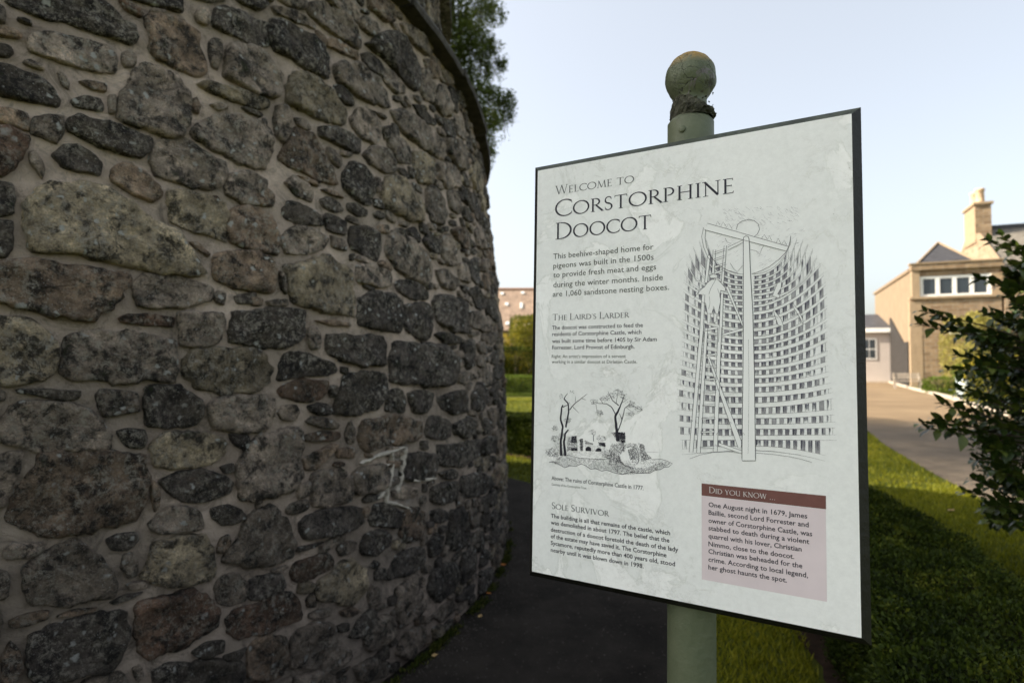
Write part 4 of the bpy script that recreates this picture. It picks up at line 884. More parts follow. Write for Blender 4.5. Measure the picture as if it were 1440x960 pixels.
lime = empty('lime_tree', (-5.6, 19, 0), 0, 'second tree further back, hidden almost wholly behind the tower, shading the drive', 'tree')
b = BM(); b.tube([(0, 0, 0), (.1, 0, 4), (.4, -.2, 9)], [.28, .2, .06], 10); b.obj('trunk', M_wood, lime, True)
n = 60000; u = rng.normal(0, 1, (n, 3)); u /= np.linalg.norm(u, axis=1)[:, None]; q = rng.uniform(.45, 1., (n, 1)) * (.8 + .4 * fbm(u[:, 0] * 3 + 5, u[:, 1] * 3 + u[:, 2] * 3 + 5, 3, 2))[:, None]
P = np.array([.7, -1.0, 7.6]) + u * q * np.array([2.6, 3.0, 3.4]); leaf_cloud('crown', P, u, np.full(n, .085), M_birch, lime, rng.random(n) * .6, .8, .6)
# ------------------------------------------------------------------ broad-leaved evergreen at the right
M_ever = leaf_material('glossy_evergreen_leaves', (.015, .028, .005), (.035, .06, .009), (.1, .12, .02), .38, .15, .35)
holly = empty('evergreen_bush', (3.9, 3.9, 0), 0, 'dark glossy-leaved evergreen bush reaching in from the right edge', 'bush')
def leaf_mesh(L, W, curl, seed):
    V = []; F = []; n = 6
    for i in range(n + 1):
        t = i / n; wd = W * (math.sin(math.pi * min(1, t * 1.02) ** .85)) * (1 if 0 < i < n else 0) + (.0006 if i == 0 else 0)
        z = curl * L * (t ** 2) * -1 + .02 * L * math.sin(t * 9 + seed); x = t * L
        V += [(x, -wd, z + wd * .18), (x, 0, z), (x, wd, z + wd * .18)]
    for i in range(n):
        F += [(i * 3, i * 3 + 1, i * 3 + 4, i * 3 + 3), (i * 3 + 1, i * 3 + 2, i * 3 + 5, i * 3 + 4)]
    return V, F
protos = []
for i in range(4):
    V_, F_ = leaf_mesh(.05 + .006 * i, .0155 + .0012 * i, .1 + .1 * i, i); protos.append((np.array(V_), F_))
pm = []
for i, (V_, F_) in enumerate(protos):
    me = bpy.data.meshes.new('leaf'); me.from_pydata([tuple(v) for v in V_], [], F_); me.polygons.foreach_set('use_smooth', [True] * len(F_))
    me.materials.append(M_ever); a = me.attributes.new('leaf_tone', 'FLOAT', 'FACE'); a.data.foreach_set('value', [.15 + .22 * i] * len(F_)); pm.append(me)
tips = [(1393, 338, 3.5), (1412, 330, 3.55), (1432, 345, 3.6), (1376, 392, 3.45), (1398, 402, 3.4), (1420, 385, 3.6), (1292, 456, 3.3), (1300, 438, 3.3), (1318, 447, 3.35), (1338, 462, 3.4), (1300, 602, 3.15), (1293, 595, 3.15), (1312, 588, 3.2), (1322, 568, 3.25), (1345, 548, 3.3), (1352, 585, 3.2), (1335, 610, 3.15), (1348, 690, 3.2), (1362, 672, 3.2), (1385, 700, 3.2), (1400, 735, 3.25), (1425, 720, 3.2), (1345, 500, 3.4), (1360, 520, 3.35), (1368, 470, 3.45), (1385, 440, 3.4), (1330, 520, 3.4), (1375, 620, 3.2), (1370, 560, 3.3), (1395, 660, 3.2)]
random.seed(5)
for i in range(210):
    px = random.uniform(1368, 1640); py = random.uniform(345 + max(0, (1440 - px)) * 1.6, 735); tips.append((px, py, random.uniform(3.05, 4.2)))
for i in range(60): tips.append((random.uniform(1440, 1700), random.uniform(360, 720), random.uniform(3.5, 4.6)))
def px3(px, py, z): return Vector(((px - 720) / 838 * z * 1., z, 1.6 + (508 - py) / 838 * z))
leafs = []; branches = []
hub = [Vector((3.9, 3.9, .5)), Vector((3.85, 3.9, 1.0)), Vector((3.8, 3.8, 1.5)), Vector((3.85, 3.9, 2.0))]
for ti, (px, py, z) in enumerate(tips):
    tip = px3(px, py, z); h0 = min(hub, key=lambda q: abs(q.z - (tip.z - .25)))
    mid = h0.lerp(tip, .55) + Vector((random.uniform(-.08, .08), random.uniform(-.08, .08), -.04 + random.uniform(0, .08)))
    path = [h0, h0.lerp(mid, .5), mid, mid.lerp(tip, .5) + Vector((0, 0, .015)), tip]; branches.append(path)
    d0 = (tip - mid); L = d0.length; d = d0.normalized(); nl = 15 if ti < 30 else 26
    for k in range(nl):
        t = 1 - (k / nl) ** 1.1 * min(.9, .34 / L) * 1.0
        base = mid.lerp(tip, t); roll = k * 2.4 + random.uniform(-.4, .4)
        a = d.orthogonal().normalized(); c = d.cross(a); out = a * math.cos(roll) + c * math.sin(roll)
        ld = (d * random.uniform(.45, 1.1) + out * random.uniform(.6, 1.) + Vector((0, 0, .25))).normalized() if k else d
        x = ld; up = (d * -.6 + out * -.2 + Vector((0, 0, 1.2)) ); yv = up.cross(x).normalized(); zv = x.cross(yv)
        s_ = random.uniform(.85, 1.35)
        Mx = Matrix((x, yv, zv)).transposed().to_4x4() @ Matrix.Scale(s_, 4); Mx.translation = base - Vector(holly.location)
        px_ = 720 + base.x / base.y * 838; py_ = 508 - (base.z - 1.6) / base.y * 838
        leafs.append((0 if (px_ < 1445 and 300 < py_ < 780) else 1, base.y + (.0 if ti < 30 else .3), Mx, random.randrange(4)))
leafs.sort(key=lambda t: (t[0], t[1]))
for _, _, Mx, k in leafs[:300]:
    o = link('leaf', pm[k], None, holly); o.matrix_local = Mx
VV = []; FF = []; TT = []; off = 0
for _, _, Mx, k in leafs[300:]:
    A = np.array(Mx); V_ = protos[k][0] @ A[:3, :3].T + A[:3, 3]; VV.append(V_); FF.append(np.array(protos[k][1]) + off); off += len(V_); TT += [random.random()] * len(protos[k][1])
# dense inner leaves
o = npmesh('foliage', np.concatenate(VV), np.concatenate(FF), M_ever, holly, True, TT); o['kind'] = 'stuff'
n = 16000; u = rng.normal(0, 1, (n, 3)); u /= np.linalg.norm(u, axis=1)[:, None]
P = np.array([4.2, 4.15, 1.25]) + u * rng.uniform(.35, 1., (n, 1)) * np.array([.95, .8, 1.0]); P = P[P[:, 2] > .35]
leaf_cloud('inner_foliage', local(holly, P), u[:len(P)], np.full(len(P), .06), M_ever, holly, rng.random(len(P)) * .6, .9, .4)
b = BM(); b.tube([(0, 0, 0), (0, 0, .6), (-.05, 0, 1.2), (-.05, 0, 2.1)], [.06, .05, .04, .02], 8); b.obj('trunk', M_wood, holly, True)
for p_ in branches[:60]:
    b = BM(); b.tube([tuple(q - Vector(holly.location)) for q in p_], [.012, .009, .006, .004, .002], 5); b.obj('branch', M_wood, holly, True)
b = BM()
for p_ in branches[60:]: b.tube([tuple(q - Vector(holly.location)) for q in p_], [.012, .009, .006, .004, .002], 4, False)
o = b.obj('twigs', M_wood, holly, True); o['kind'] = 'stuff'

# ------------------------------------------------------------------ houses on the right
def sandstone(name, c1, c2, sx, sz, mort=.35):
    m, n, b = nmat(name, .9, .15); N = NB(n)
    br_ = N.nd('ShaderNodeTexBrick'); br_.offset = .45; br_.squash = 1.
    cmb = N.nd('ShaderNodeCombineXYZ'); sep = N.nd('ShaderNodeSeparateXYZ'); N.lk(N.tc.outputs['Object'], sep.inputs[0])
    sm = N.math('ADD', sep.outputs[0], sep.outputs[1]); N.lk(sm, cmb.inputs[0])
    wz = N.math('ADD', sep.outputs[2], N.math('MULTIPLY', N.noise(1.1, 3), .25)); N.lk(wz, cmb.inputs[1])
    N.lk(cmb.outputs[0], br_.inputs['Vector']); br_.inputs['Scale'].default_value = 1
    br_.inputs['Brick Width'].default_value = sx; br_.inputs['Row Height'].default_value = sz; br_.inputs['Mortar Size'].default_value = .018
    br_.inputs['Color1'].default_value = (*c1, 1); br_.inputs['Color2'].default_value = (*c2, 1); br_.inputs['Mortar'].default_value = (mort, mort * .85, mort * .65, 1)
    c = N.mix(.5, br_.outputs['Color'], N.mix(1., br_.outputs['Color'], N.ramp(N.noise(2.3, 6, .7), [(.3, .5), (.7, 1.5)]), 'MULTIPLY'))
    c = N.mix(N.ramp(N.noise(3.3, 3), [(.6, 0.), (.72, .5)]), c, (.12, .09, .06))
    N.lk(c, b.inputs['Base Color']); N.bump(N.math('SUBTRACT', 1., br_.outputs['Fac']), .5, .03, b); return m
M_sand = sandstone('coursed_sandstone', (.19, .125, .075), (.32, .23, .14), .6, .21, .28)
M_sandl = sandstone('pale_sandstone', (.27, .19, .12), (.36, .27, .18), .7, .3, .34)
M_dress = plain('dressed_sandstone', (.32, .24, .155), .85, .2, .14, 3)
M_harl = plain('buff_render', (.23, .172, .115), .9, .2, .12, 1.2)
M_pink = plain('pinkish_render', (.46, .41, .37), .9, .2, .05, 1.5)
M_white = plain('white_paint', (.8, .8, .77), .5, .3, .05, 3)
def slate(name, c, row=.25, wid=.3, rr_=.5):
    m, n, b = nmat(name, .6, .35); N = NB(n)
    br_ = N.nd('ShaderNodeTexBrick'); cmb = N.nd('ShaderNodeCombineXYZ'); sep = N.nd('ShaderNodeSeparateXYZ'); N.lk(N.tc.outputs['Object'], sep.inputs[0])
    N.lk(sep.outputs[0], cmb.inputs[0]); N.lk(sep.outputs[2], cmb.inputs[1]); N.lk(cmb.outputs[0], br_.inputs['Vector'])
    br_.inputs['Scale'].default_value = 1; br_.inputs['Brick Width'].default_value = wid; br_.inputs['Row Height'].default_value = row * rr_; br_.inputs['Mortar Size'].default_value = .012
    br_.inputs['Color1'].default_value = (*c, 1); br_.inputs['Color2'].default_value = (*[x * 1.35 for x in c], 1); br_.inputs['Mortar'].default_value = (*[x * .45 for x in c], 1)
    cc = N.mix(.6, br_.outputs['Color'], N.mix(1., br_.outputs['Color'], N.ramp(N.noise(1.7, 6, .7), [(.3, .6), (.7, 1.4)]), 'MULTIPLY'))
    N.lk(cc, b.inputs['Base Color']); return m
M_slate = slate('grey_slate', (.05, .05, .055)); M_slate2 = slate('lichened_slate', (.15, .135, .11)); M_tile = slate('brown_roof_tiles', (.3, .215, .155), .34, .3)
def glass():
    m, n, b = nmat('window_glass', .08, .6); b.inputs['Base Color'].default_value = (.03, .04, .05, 1); return m
M_glass = glass()
HY = math.atan2(-.4, .915)
def house(name, label, loc): return empty(name, loc, HY, label, 'house')
ext = house('sandstone_extension', 'flat-topped sandstone house wing with a band of four white-framed windows, lit wall at left', (25.6, 38, 0))
BM().box(0, 4.6, 0, .4, 0, 5.55).obj('wall', M_sand, ext)
BM().box(0, .42, -.012, .4, 5.57, 7.4).obj('wall', M_dress, ext)
BM().box(.42, 4.6, .1, .45, 7.0, 7.4).obj('wall', M_sand, ext)
BM().box(4.12, 4.7, 0, .4, 5.7, 7.0).obj('wall', M_dress, ext)
BM().box(-.003, .3, .4, 15, 0, 7.4).obj('side_wall', M_harl, ext)
BM().box(-.16, .5, -.02, .42, 0, 5.4).obj('corner_stones', M_dress, ext)
BM().box(-.05, 4.68, -.1, .5, 7.4, 7.78).obj('parapet', M_sand, ext)
BM().box(-.12, 4.7, -.16, .52, 7.78, 7.86).obj('coping', M_dress, ext)
BM().box(-.1, .4, .52, 15.2, 7.4, 7.6).obj('coping', M_harl, ext)
BM().box(-.15, 4.7, -.12, .45, 5.55, 5.7).obj('sill', M_dress, ext)
BM().box(.3, 4.6, 14.6, 15, 0, 7.4).obj('rear_wall', M_harl, ext)
wx = [.62, 1.5, 2.38, 3.26]
for x0 in wx:
    fr = BM().box(x0 - .12, x0, .1, .22, 5.72, 6.98).box(x0 + .66, x0 + .78, .1, .22, 5.72, 6.98).box(x0, x0 + .66, .1, .22, 5.72, 5.84).box(x0, x0 + .66, .1, .22, 6.84, 6.98).obj('window', M_white, ext)
    BM().box(x0 + .002, x0 + .658, .15, .17, 5.842, 6.838).obj('pane', M_glass, fr)
BM().box(.42, .5, .11, .3, 5.7, 7.0).obj('window_post', M_white, ext); BM().box(1.4, 1.38 + .0, .1, .2, 5.8, 6.9)
BM().box(4.05, 4.12, .05, .3, 5.7, 7.0).obj('window_post', M_white, ext)
BM().box(.3, 4.6, .46, 14.5, 6.9, 7.0).obj('flat_roof', M_slate, ext)
# small slate pyramid above the parapet
p0, p1, q0, q1, zb, zt = .35, 3.9, 1.2, 5.2, 7.8, 9.6; ap = ((p0 + p1) / 2, (q0 + q1) / 2, zt)
bb = BM()
for a, b_ in (((p0, q0), (p1, q0)), ((p1, q0), (p1, q1)), ((p1, q1), (p0, q1)), ((p0, q1), (p0, q0))): bb.poly([(*a, zb), (*b_, zb), ap])
bb.poly([(p0, q1, zb), (p1, q1, zb), (p1, q0, zb), (p0, q0, zb)])
pr = bb.obj('roof', M_slate, ext)
for a in ((p0, q0), (p1, q0)): BM().tube([(*a, zb + .03), (ap[0], ap[1], zt + .05)], [.07, .07], 6).obj('roof_hip', M_dress, pr)
# lower door, canopy and window behind the shrubs
BM().box(2.7, 5.2, -.95, 0, 4.25, 4.4).obj('canopy', M_slate, ext)
lw = BM().box(1.9, 3.5, -.05, .0, 3.3, 3.95).obj('window', M_white, ext); BM().box(2.0, 3.4, -.07, -.052, 3.4, 3.85).obj('pane', M_glass, lw)
main = house('gabled_stone_house', 'large sandstone house with a lit gable, tall chimney and slate roof at the right edge', (25.6 + 4.73 * .915, 38 - 4.73 * .4, 0))
GW = 12.7; EV = 6.88; RZ = 10.75
b = BM(); y0, y1 = -.1, 12.6; ym = 6.25
b.v = [(0, y0, 0), (0, y1, 0), (0, y1, EV), (0, ym, RZ), (0, y0, EV), (.5, y0, 0), (.5, y1, 0), (.5, y1, EV), (.5, ym, RZ), (.5, y0, EV)]
b.f = [(0, 4, 3, 2, 1), (5, 6, 7, 8, 9), (0, 5, 9, 4), (4, 9, 8, 3), (3, 8, 7, 2), (2, 7, 6, 1)]
b.obj('gable_wall', M_sandl, main)
BM().box(.5, 14, y0, .35, 0, EV).obj('wall', M_sand, main); BM().box(.5, 14, y1 - .4, y1, 0, EV).obj('wall', M_sand, main); BM().box(13.6, 14, .35, y1 - .4, 0, EV).obj('wall', M_sand, main)
b = BM(); t_ = .12
for (ya, yb) in ((y0 - .35, ym), (y1 + .35, ym)):
    za = EV - .22
    b.poly([(.25, ya, za), (14.2, ya, za), (14.2, yb, RZ), (.25, yb, RZ)] if ya < yb else [(14.2, ya, za), (.25, ya, za), (.25, yb, RZ), (14.2, yb, RZ)])
    b.poly([(.25, ya, za + t_), (14.2, ya, za + t_), (14.2, yb, RZ + t_), (.25, yb, RZ + t_)])
b.poly([(.25, y0 - .35, EV - .22), (14.2, y0 - .35, EV - .22), (14.2, y0 - .35, EV - .1), (.25, y0 - .35, EV - .1)])
rf = b.obj('roof', M_slate2, main)
BM().box(.25, 14.2, ym - .2, ym + .2, RZ + .02, RZ + .3).obj('ridge', M_slate, rf)
BM().box(.4, 14.2, y0 - .5, y0 - .36, EV - .3, EV - .12).obj('gutter', M_white, rf)
for ya in (y0 - .2, y1 + .2):
    b = BM(); b.tube([(.1, ya, EV - .05), (.1, ym, RZ + .24)], [.2, .2], 4); b.obj('skew_stone', M_dress, main)
ch = BM().box(-.06, .85, 5.0, 7.5, RZ - 1.0, 12.35).obj('chimney', M_sand, main)
BM().box(-.062, -.05, 5.02, 7.48, RZ - .9, 12.34).obj('chimney_face', M_dress, ch)
BM().box(-.16, .97, 4.88, 7.62, 12.35, 12.52).obj('chimney_cap', M_dress, ch)
M_pot = plain('buff_chimney_pot', (.55, .4, .26), .8)
for yy in (5.7, 6.8):
    b = BM().lathe([(.3, 12.52), (.27, 12.7), (.25, 13.4), (.3, 13.45), (.3, 13.58), (.24, 13.6)], 14)
    b.v = [(x + .42, y + yy, z) for x, y, z in b.v]; b.obj('chimney_pot', M_pot, ch, True)
dm = BM().box(2.1, 3.6, 1.2, 3.2, EV + .3, 8.6).obj('dormer', M_dress, main); BM().box(2.25, 3.45, 1.18, 1.198, 7.5, 8.4).obj('pane', M_glass, dm); BM().prism([(1.95, 8.6), (3.75, 8.6), (2.85, 9.3)], 1.1, 4.2).obj('dormer_roof', M_slate, dm)

shed = house('rendered_outbuilding', 'low pinkish rendered outbuilding with a white fascia, between the sign and the wing', (28.7, 45, 0))
BM().box(-5, -.02, 0, .3, 0, 3.8).obj('wall', M_pink, shed); BM().box(-5, -4.7, .3, 6, 0, 3.8).obj('side_wall', M_pink, shed)
BM().box(-5.2, .15, -.3, 6, 3.8, 4.12).obj('fascia', M_white, shed)
b = BM(); b.poly([(-5.2, -.3, 4.13), (.1, -.3, 4.13), (.1, 6, 5.6), (-5.2, 6, 5.6)]); b.poly([(.1, -.3, 4.13), (.1, 6, 4.13), (.1, 6, 5.6)]); b.obj('roof', M_slate, shed)
wn = BM().box(-2.0, -1.0, -.06, .0, 1.75, 3.35).obj('window', M_white, shed)
BM().box(-1.9, -1.53, -.075, -.062, 1.85, 2.5).obj('pane', M_glass, wn); BM().box(-1.47, -1.1, -.075, -.062, 1.85, 2.5).obj('pane', M_glass, wn); BM().box(-1.9, -1.53, -.075, -.062, 2.58, 3.25).obj('pane', M_glass, wn); BM().box(-1.47, -1.1, -.075, -.062, 2.58, 3.25).obj('pane', M_glass, wn)
BM().box(-5, 0, -.5, -.02, 0, .12).obj('plinth', M_kerb, shed)
shadow_boards = house('wall_shadow', 'dark boards standing in for a wall shadow, between outbuilding and sandstone wing', (25.6, 38, 0))
M_dark = plain('wall_shadow_dark', (.035, .032, .03), .8, .2, .3, 3)
for k in range(13):  # dark boards added in the outline of a shadow on the side wall
    ya = 1.25 + k * .49; yb = ya + .475
    hh = lambda y: float(np.interp(y, [1.2, 2.55, 2.6, 7.5], [2.9, 2.85, 2.85, 4.9]))
    b = BM(); b.v = [(-.1, ya, 0), (-.1, yb, 0), (-.1, yb, hh(yb)), (-.1, ya, hh(ya)), (-.02, ya, 0), (-.02, yb, 0), (-.02, yb, hh(yb)), (-.02, ya, hh(ya))]
    b.f = [(0, 3, 2, 1), (4, 5, 6, 7), (0, 1, 5, 4), (1, 2, 6, 5), (2, 3, 7, 6), (3, 0, 4, 7)]; b.obj('board', M_dark, shadow_boards)
far = house('distant_chimney_house', 'distant stone house whose chimney with a red pot shows just right of the sign', (33.5, 58, 0))
BM().box(-1.6, 1.2, 0, 3, 0, 5.2).obj('wall', M_sandl, far); fc = BM().box(-.55, .35, .2, 1.2, 5.2, 6.6).obj('chimney', M_sand, far)
b = BM().lathe([(.22, 6.6), (.2, 7.1), (.25, 7.15)], 10); b.v = [(x - .1, y + .7, z) for x, y, z in b.v]; b.obj('chimney_pot', plain('red_pot', (.5, .15, .06)), fc, True)

# house with brown tiled roof seen through the gap
th = empty('tiled_roof_house', (0, 60, 0), 0, 'long house with brown tiled roof and small skylights, beyond the bushes in the gap', 'house')
BM().box(-9, 9, 0, 8, 0, 4.9).obj('wall', M_sandl, th)
b = BM(); b.poly([(-9.3, -.5, 4.7), (9.3, -.5, 4.7), (9.3, 4, 9.35), (-9.3, 4, 9.35)]); b.poly([(9.3, 8.5, 4.7), (-9.3, 8.5, 4.7), (-9.3, 4, 9.35), (9.3, 4, 9.35)])
b.poly([(9.3, -.5, 4.7), (9.3, 8.5, 4.7), (9.3, 4, 9.35)]); b.poly([(-9.3, 8.5, 4.7), (-9.3, -.5, 4.7), (-9.3, 4, 9.35)]); tr = b.obj('roof', M_tile, th)
BM().tube([(-9.3, 4, 9.38), (9.3, 4, 9.38)], [.14, .14], 6).obj('ridge', plain('ridge_tile', (.35, .2, .13)), tr)
def onroof(px, py):
    # point on the roof slope
    zc = 60.; 
    for _ in range(8):
        h_ = 1.6 + (508 - py) / 838. * zc; yl = (h_ - 4.7) / (9.35 - 4.7) * 4.5 - .5; zc = 60 + yl
    return (px - 720) / 838. * zc, yl, h_
sky_n = 0
for (px, py, w_, h_) in [(706, 413, .42, .5), (735, 412, .42, .5), (712.5, 428, .42, .6), (733, 430, .3, 1.3), (713.5, 455, .42, .6), (745, 454, .42, .6), (690, 428, .42, .6), (760, 428, .42, .6)]:
    x_, y_, z_ = onroof(px, py); sl = math.atan2(9.35 - 4.7, 4.5); w_ *= .42; h_ *= .75; b = BM().box(-w_, w_, -h_ / 2 / math.cos(sl) * .6, h_ / 2 / math.cos(sl) * .6, 0, .1)
    o = b.obj('skylight', M_white, tr); o.rotation_euler = (sl, 0, 0); o.location = (x_, y_, z_)

# things in front of the houses
shrub('climbing_shrub', 'tall yellow-green sunlit shrub growing against the wall of the sandstone wing', 'shrub', (27.4, 35.2, 2.0), (3.6, 1.6, 4.6), 9000, .13, M_yellow, 14, .5)
shrub('flowering_shrub', 'yellow and red leaved low shrub by the kerb, behind the evergreen twigs', 'shrub', (17.6, 21.9, .85), (1.5, 1.3, 1.9), 3500, .1, M_autumn, 15, .5)
shrub('green_border_plant', 'small green plant at the kerb between bench and planter', 'plant', (21.2, 29.6, .4), (1.3, .9, .8), 1500, .1, M_far_hedge, 16, .5)
shrub('yellow_border_shrub', 'pale yellow bush beside the planter in front of the wing', 'shrub', (22.8, 29.0, 1.3), (2.0, 1.3, 2.6), 3500, .11, M_yellow, 17, .5)
for i, (x_, y_, s_) in enumerate([(24.5, 31.5, 1.0), (26.2, 31.0, 1.4), (28.0, 31.4, 1.2)]):
    shrub('border_shrub', ['low leafy shrub just left of the sandstone wing window bay', 'round leafy shrub in front of the wing, in the middle of three', 'leafy shrub furthest right before the gabled house'][i], 'shrub', (x_, y_, s_ * .7), (1.6, 1.2, s_ * 1.4), 1800, .1, [M_far_hedge, M_autumn, M_far_hedge][i], 20 + i, .5, group='shrubs in front of the houses')
M_zinc = plain('galvanised_metal', (.4, .46, .48), .5, .5, .1, 5, metal=.3)
pl = empty('garden_planter', (18.75 + .4, 25.2, 0), .2, 'tall pale blue-grey metal planter standing beside the kerb', 'planter')
b = BM(); b.lathe([(.3, 0), (.34, .86)], 20)
b.obj('tub', M_zinc, pl, True); BM().lathe([(.34, .86), (.37, .87), (.37, .91), (.33, .91)], 20).obj('rim', M_zinc, pl, True)
for z in (.25, .6):
    r_ = .3 + .04 * z / .86; BM().lathe([(r_ + .001, z - .02), (r_ + .015, z), (r_ + .001, z + .02)], 20).obj('hoop', M_zinc, pl, True)
P, N_, tn = box_leaves((0, 0, 1.15), (.8, .8, .6), 700, 30, .4); leaf_cloud('plant', P, N_, np.full(700, .08), M_far_hedge, pl, tn)
bn = empty('garden_bench', (23.3, 35.2, 0), HY, 'small pale wooden garden bench at the mouth of the side yard', 'bench')
M_bench = plain('pale_timber', (.36, .31, .25), .7)
for k in range(4): BM().box(-.7, .7, -.25 + k * .12, -.16 + k * .12, .43, .47).obj('seat_slat', M_bench, bn)
for k in range(3): BM().box(-.7, .7, .24, .27, .58 + k * .12, .66 + k * .12).obj('back_slat', M_bench, bn)
for x_ in (-.65, .6):
    for y_ in (-.24, .2): BM().box(x_, x_ + .06, y_, y_ + .06, 0, .43 if y_ < 0 else .92).obj('leg', M_bench, bn)
    BM().box(x_ - .01, x_ + .07, -.25, .2, .62, .66).obj('armrest', M_bench, bn)

# ------------------------------------------------------------------ information sign
base = Vector((.3210, 1.1156, 0.0))
dxv = Vector((math.cos(-.5296), math.sin(-.5296), 0)); nv = Vector((math.sin(-.5296), -math.cos(-.5296), 0))
upv = Vector((0, 0, 1)) * math.cos(.0335) - nv * math.sin(.0335); bk = upv.cross(dxv)
C0 = Vector((.3011, 1.1072, 1.5882))             # centre of the printed face
PX = .0135; PB = .071                             # post axis: sideways and behind the face
base = C0 + dxv * PX + bk * PB; base = base - upv * (base.z / upv.z)
sign = empty('information_sign', base, 0, 'tall white visitor information board on a green post, facing the path in the foreground', 'sign')
Rm = Matrix((dxv, bk, upv)).transposed(); sign.rotation_euler = Rm.to_euler()
FZ = (C0 - base).dot(upv); FX = -PX; FY = -PB    # face centre in the sign's own axes
def sp(u, v, lift=0.): return (FX + (u - 292.9) / 1000., FY - lift, FZ + (420.5 - v) / 1000.)

def paint_mat():
    m, n, b = nmat('flaking_green_paint', .55, .35); N = NB(n)
    c = N.mix(N.ramp(N.noise(9, 6, .6), [(.35, 0.), (.65, 1.)]), (.085, .105, .06), (.125, .14, .085))
    sep = N.nd('ShaderNodeSeparateXYZ'); N.lk(N.tc.outputs['Object'], sep.inputs[0])
    crk = N.nd('ShaderNodeTexVoronoi', feature='DISTANCE_TO_EDGE'); crk.inputs['Scale'].default_value = 26
    wv = N.nd('ShaderNodeVectorMath', operation='ADD'); N.lk(N.tc.outputs['Object'], wv.inputs[0])
    nn = N.nd('ShaderNodeTexNoise'); nn.inputs['Scale'].default_value = 20; nn.inputs['Detail'].default_value = 6; N.lk(N.tc.outputs['Object'], nn.inputs['Vector'])
    sc_ = N.nd('ShaderNodeVectorMath', operation='SCALE'); sc_.inputs['Scale'].default_value = .05; N.lk(nn.outputs['Color'], sc_.inputs[0]); N.lk(sc_.outputs[0], wv.inputs[1]); N.lk(wv.outputs[0], crk.inputs['Vector'])
    hi = N.ramp(sep.outputs[2], [(0.0, 0.), (1., 0.)])
    zf = N.nd('ShaderNodeMapRange'); N.lk(sep.outputs[2], zf.inputs[0]); zf.inputs[1].default_value = 2.06; zf.inputs[2].default_value = 2.1
    ck = N.math('MULTIPLY', N.ramp(crk.outputs['Distance'], [(.003, .9), (.013, 0.)]), N.math('MULTIPLY', N.math('ADD', .02, zf.outputs[0]), N.ramp(N.noise(11, 2), [(.42, 0.), (.5, 1.)])))
    c = N.mix(ck, c, (.018, .016, .012))
    fl_ = N.math('MULTIPLY', N.ramp(N.noise(17, 4, .7, dist=1), [(.6, 0.), (.64, .8)]), zf.outputs[0]); c = N.mix(fl_, c, (.16, .14, .15))
    dk = N.math('MULTIPLY', N.ramp(N.noise(23, 5, .8, dist=.6), [(.52, 0.), (.6, .9)]), zf.outputs[0])
    c = N.mix(N.math('MULTIPLY', dk, N.ramp(N.noise(8, 2), [(.35, 0.), (.5, 1.)])), c, (.03, .028, .02))
    z2 = N.nd('ShaderNodeMapRange'); N.lk(sep.outputs[2], z2.inputs[0]); z2.inputs[1].default_value = LICH0; z2.inputs[2].default_value = LICH1
    li = N.math('MULTIPLY', z2.outputs[0], N.ramp(N.noise(34, 5, .8), [(.35, 0.), (.5, 1.)])); c = N.mix(li, c, (.3, .17, .012))
    N.lk(c, b.inputs['Base Color'])
    hgt = N.math('SUBTRACT', N.noise(30, 6, .6), N.math('ADD', N.math('MULTIPLY', ck, .8), N.math('MULTIPLY', dk, .3))); N.bump(hgt, .5, .008, b)
    return m
ZB = FZ + .58; LICH0 = ZB + .012; LICH1 = ZB + .038
M_paint = paint_mat()
prof = [(.046, -.02), (.0447, .3), (.0447, 1.0), (.0447, 2.0), (.0447, FZ + .487), (.0435, FZ + .4885), (.0372, FZ + .497)]
b = BM().lathe(prof, 40); post = b.obj('post', M_paint, sign, True)
# hairline crack lines on the lower post as thin dark ribs are left to paint; small raised stud near the top
st = BM(); st.lathe([(.007, 0), (.0066, .002), (.005, .003), (.0001, .0034)], 14)
so = st.obj('stud', M_paint, post, True); aa = R(-97); so.location = (.0447 * math.cos(aa), .0447 * math.sin(aa), FZ + .462); so.rotation_euler = (R(90), 0, aa + R(90))
fp = []
zc = ZB
for z, r in [(FZ + .497, .036), (FZ + .512, .034), (FZ + .523, .031), (FZ + .533, .0298), (FZ + .541, .033), (FZ + .548, .0385)]: fp.append((r, z))
for k in range(-38, 90, 6):
    a = R(k); fp.append((max(.0005, .0495 * math.cos(a)), zc + .0505 * math.sin(a)))
b = BM().lathe(fp, 48)
b.v = [tuple(Vector(v) + Vector((v[0], v[1], 0)).normalized() * (mnoise.noise(Vector(v) * 45) * .0026 + mnoise.noise(Vector(v) * 150) * .0013)) for v in b.v]
b.obj('finial', M_paint, sign, True)
# burst collar of old paint and crust round the neck
M_crust = plain('peeling_crust', (.07, .07, .05), .9, .2, .8, 70, 1., 90)
V = []; F = []; K = 72; rows = 9
for i in range(rows):
    t = i / (rows - 1)
    for j in range(K):
        a = 2 * math.pi * j / K; v3 = Vector((math.cos(a) * 1.7, math.sin(a) * 1.7, t * 2.2))
        edge = mnoise.noise(v3 * 2.3) * .5 + mnoise.noise(v3 * 6) * .3
        bulge = .005 + .009 * max(0, math.cos(a + .25)) + edge * .008
        z = FZ + .494 + t * (.028 + .016 * math.sin(a + 2.6 + 1.2) * 1. + mnoise.noise(Vector((a * 2, 0, 3))) * .008)
        r = .0365 - .005 * t + bulge * (math.sin(math.pi * (.12 + .82 * t)) + .15 * (i == 0)) + mnoise.noise(v3 * 14) * .0022
        V.append((r * math.cos(a), r * math.sin(a), z))
for i in range(rows - 1):
    for j in range(K): F.append((i * K + j, i * K + (j + 1) % K, (i + 1) * K + (j + 1) % K, (i + 1) * K + j))
pyobj('paint_crust', V, F, M_crust, sign)
V = []; F = []
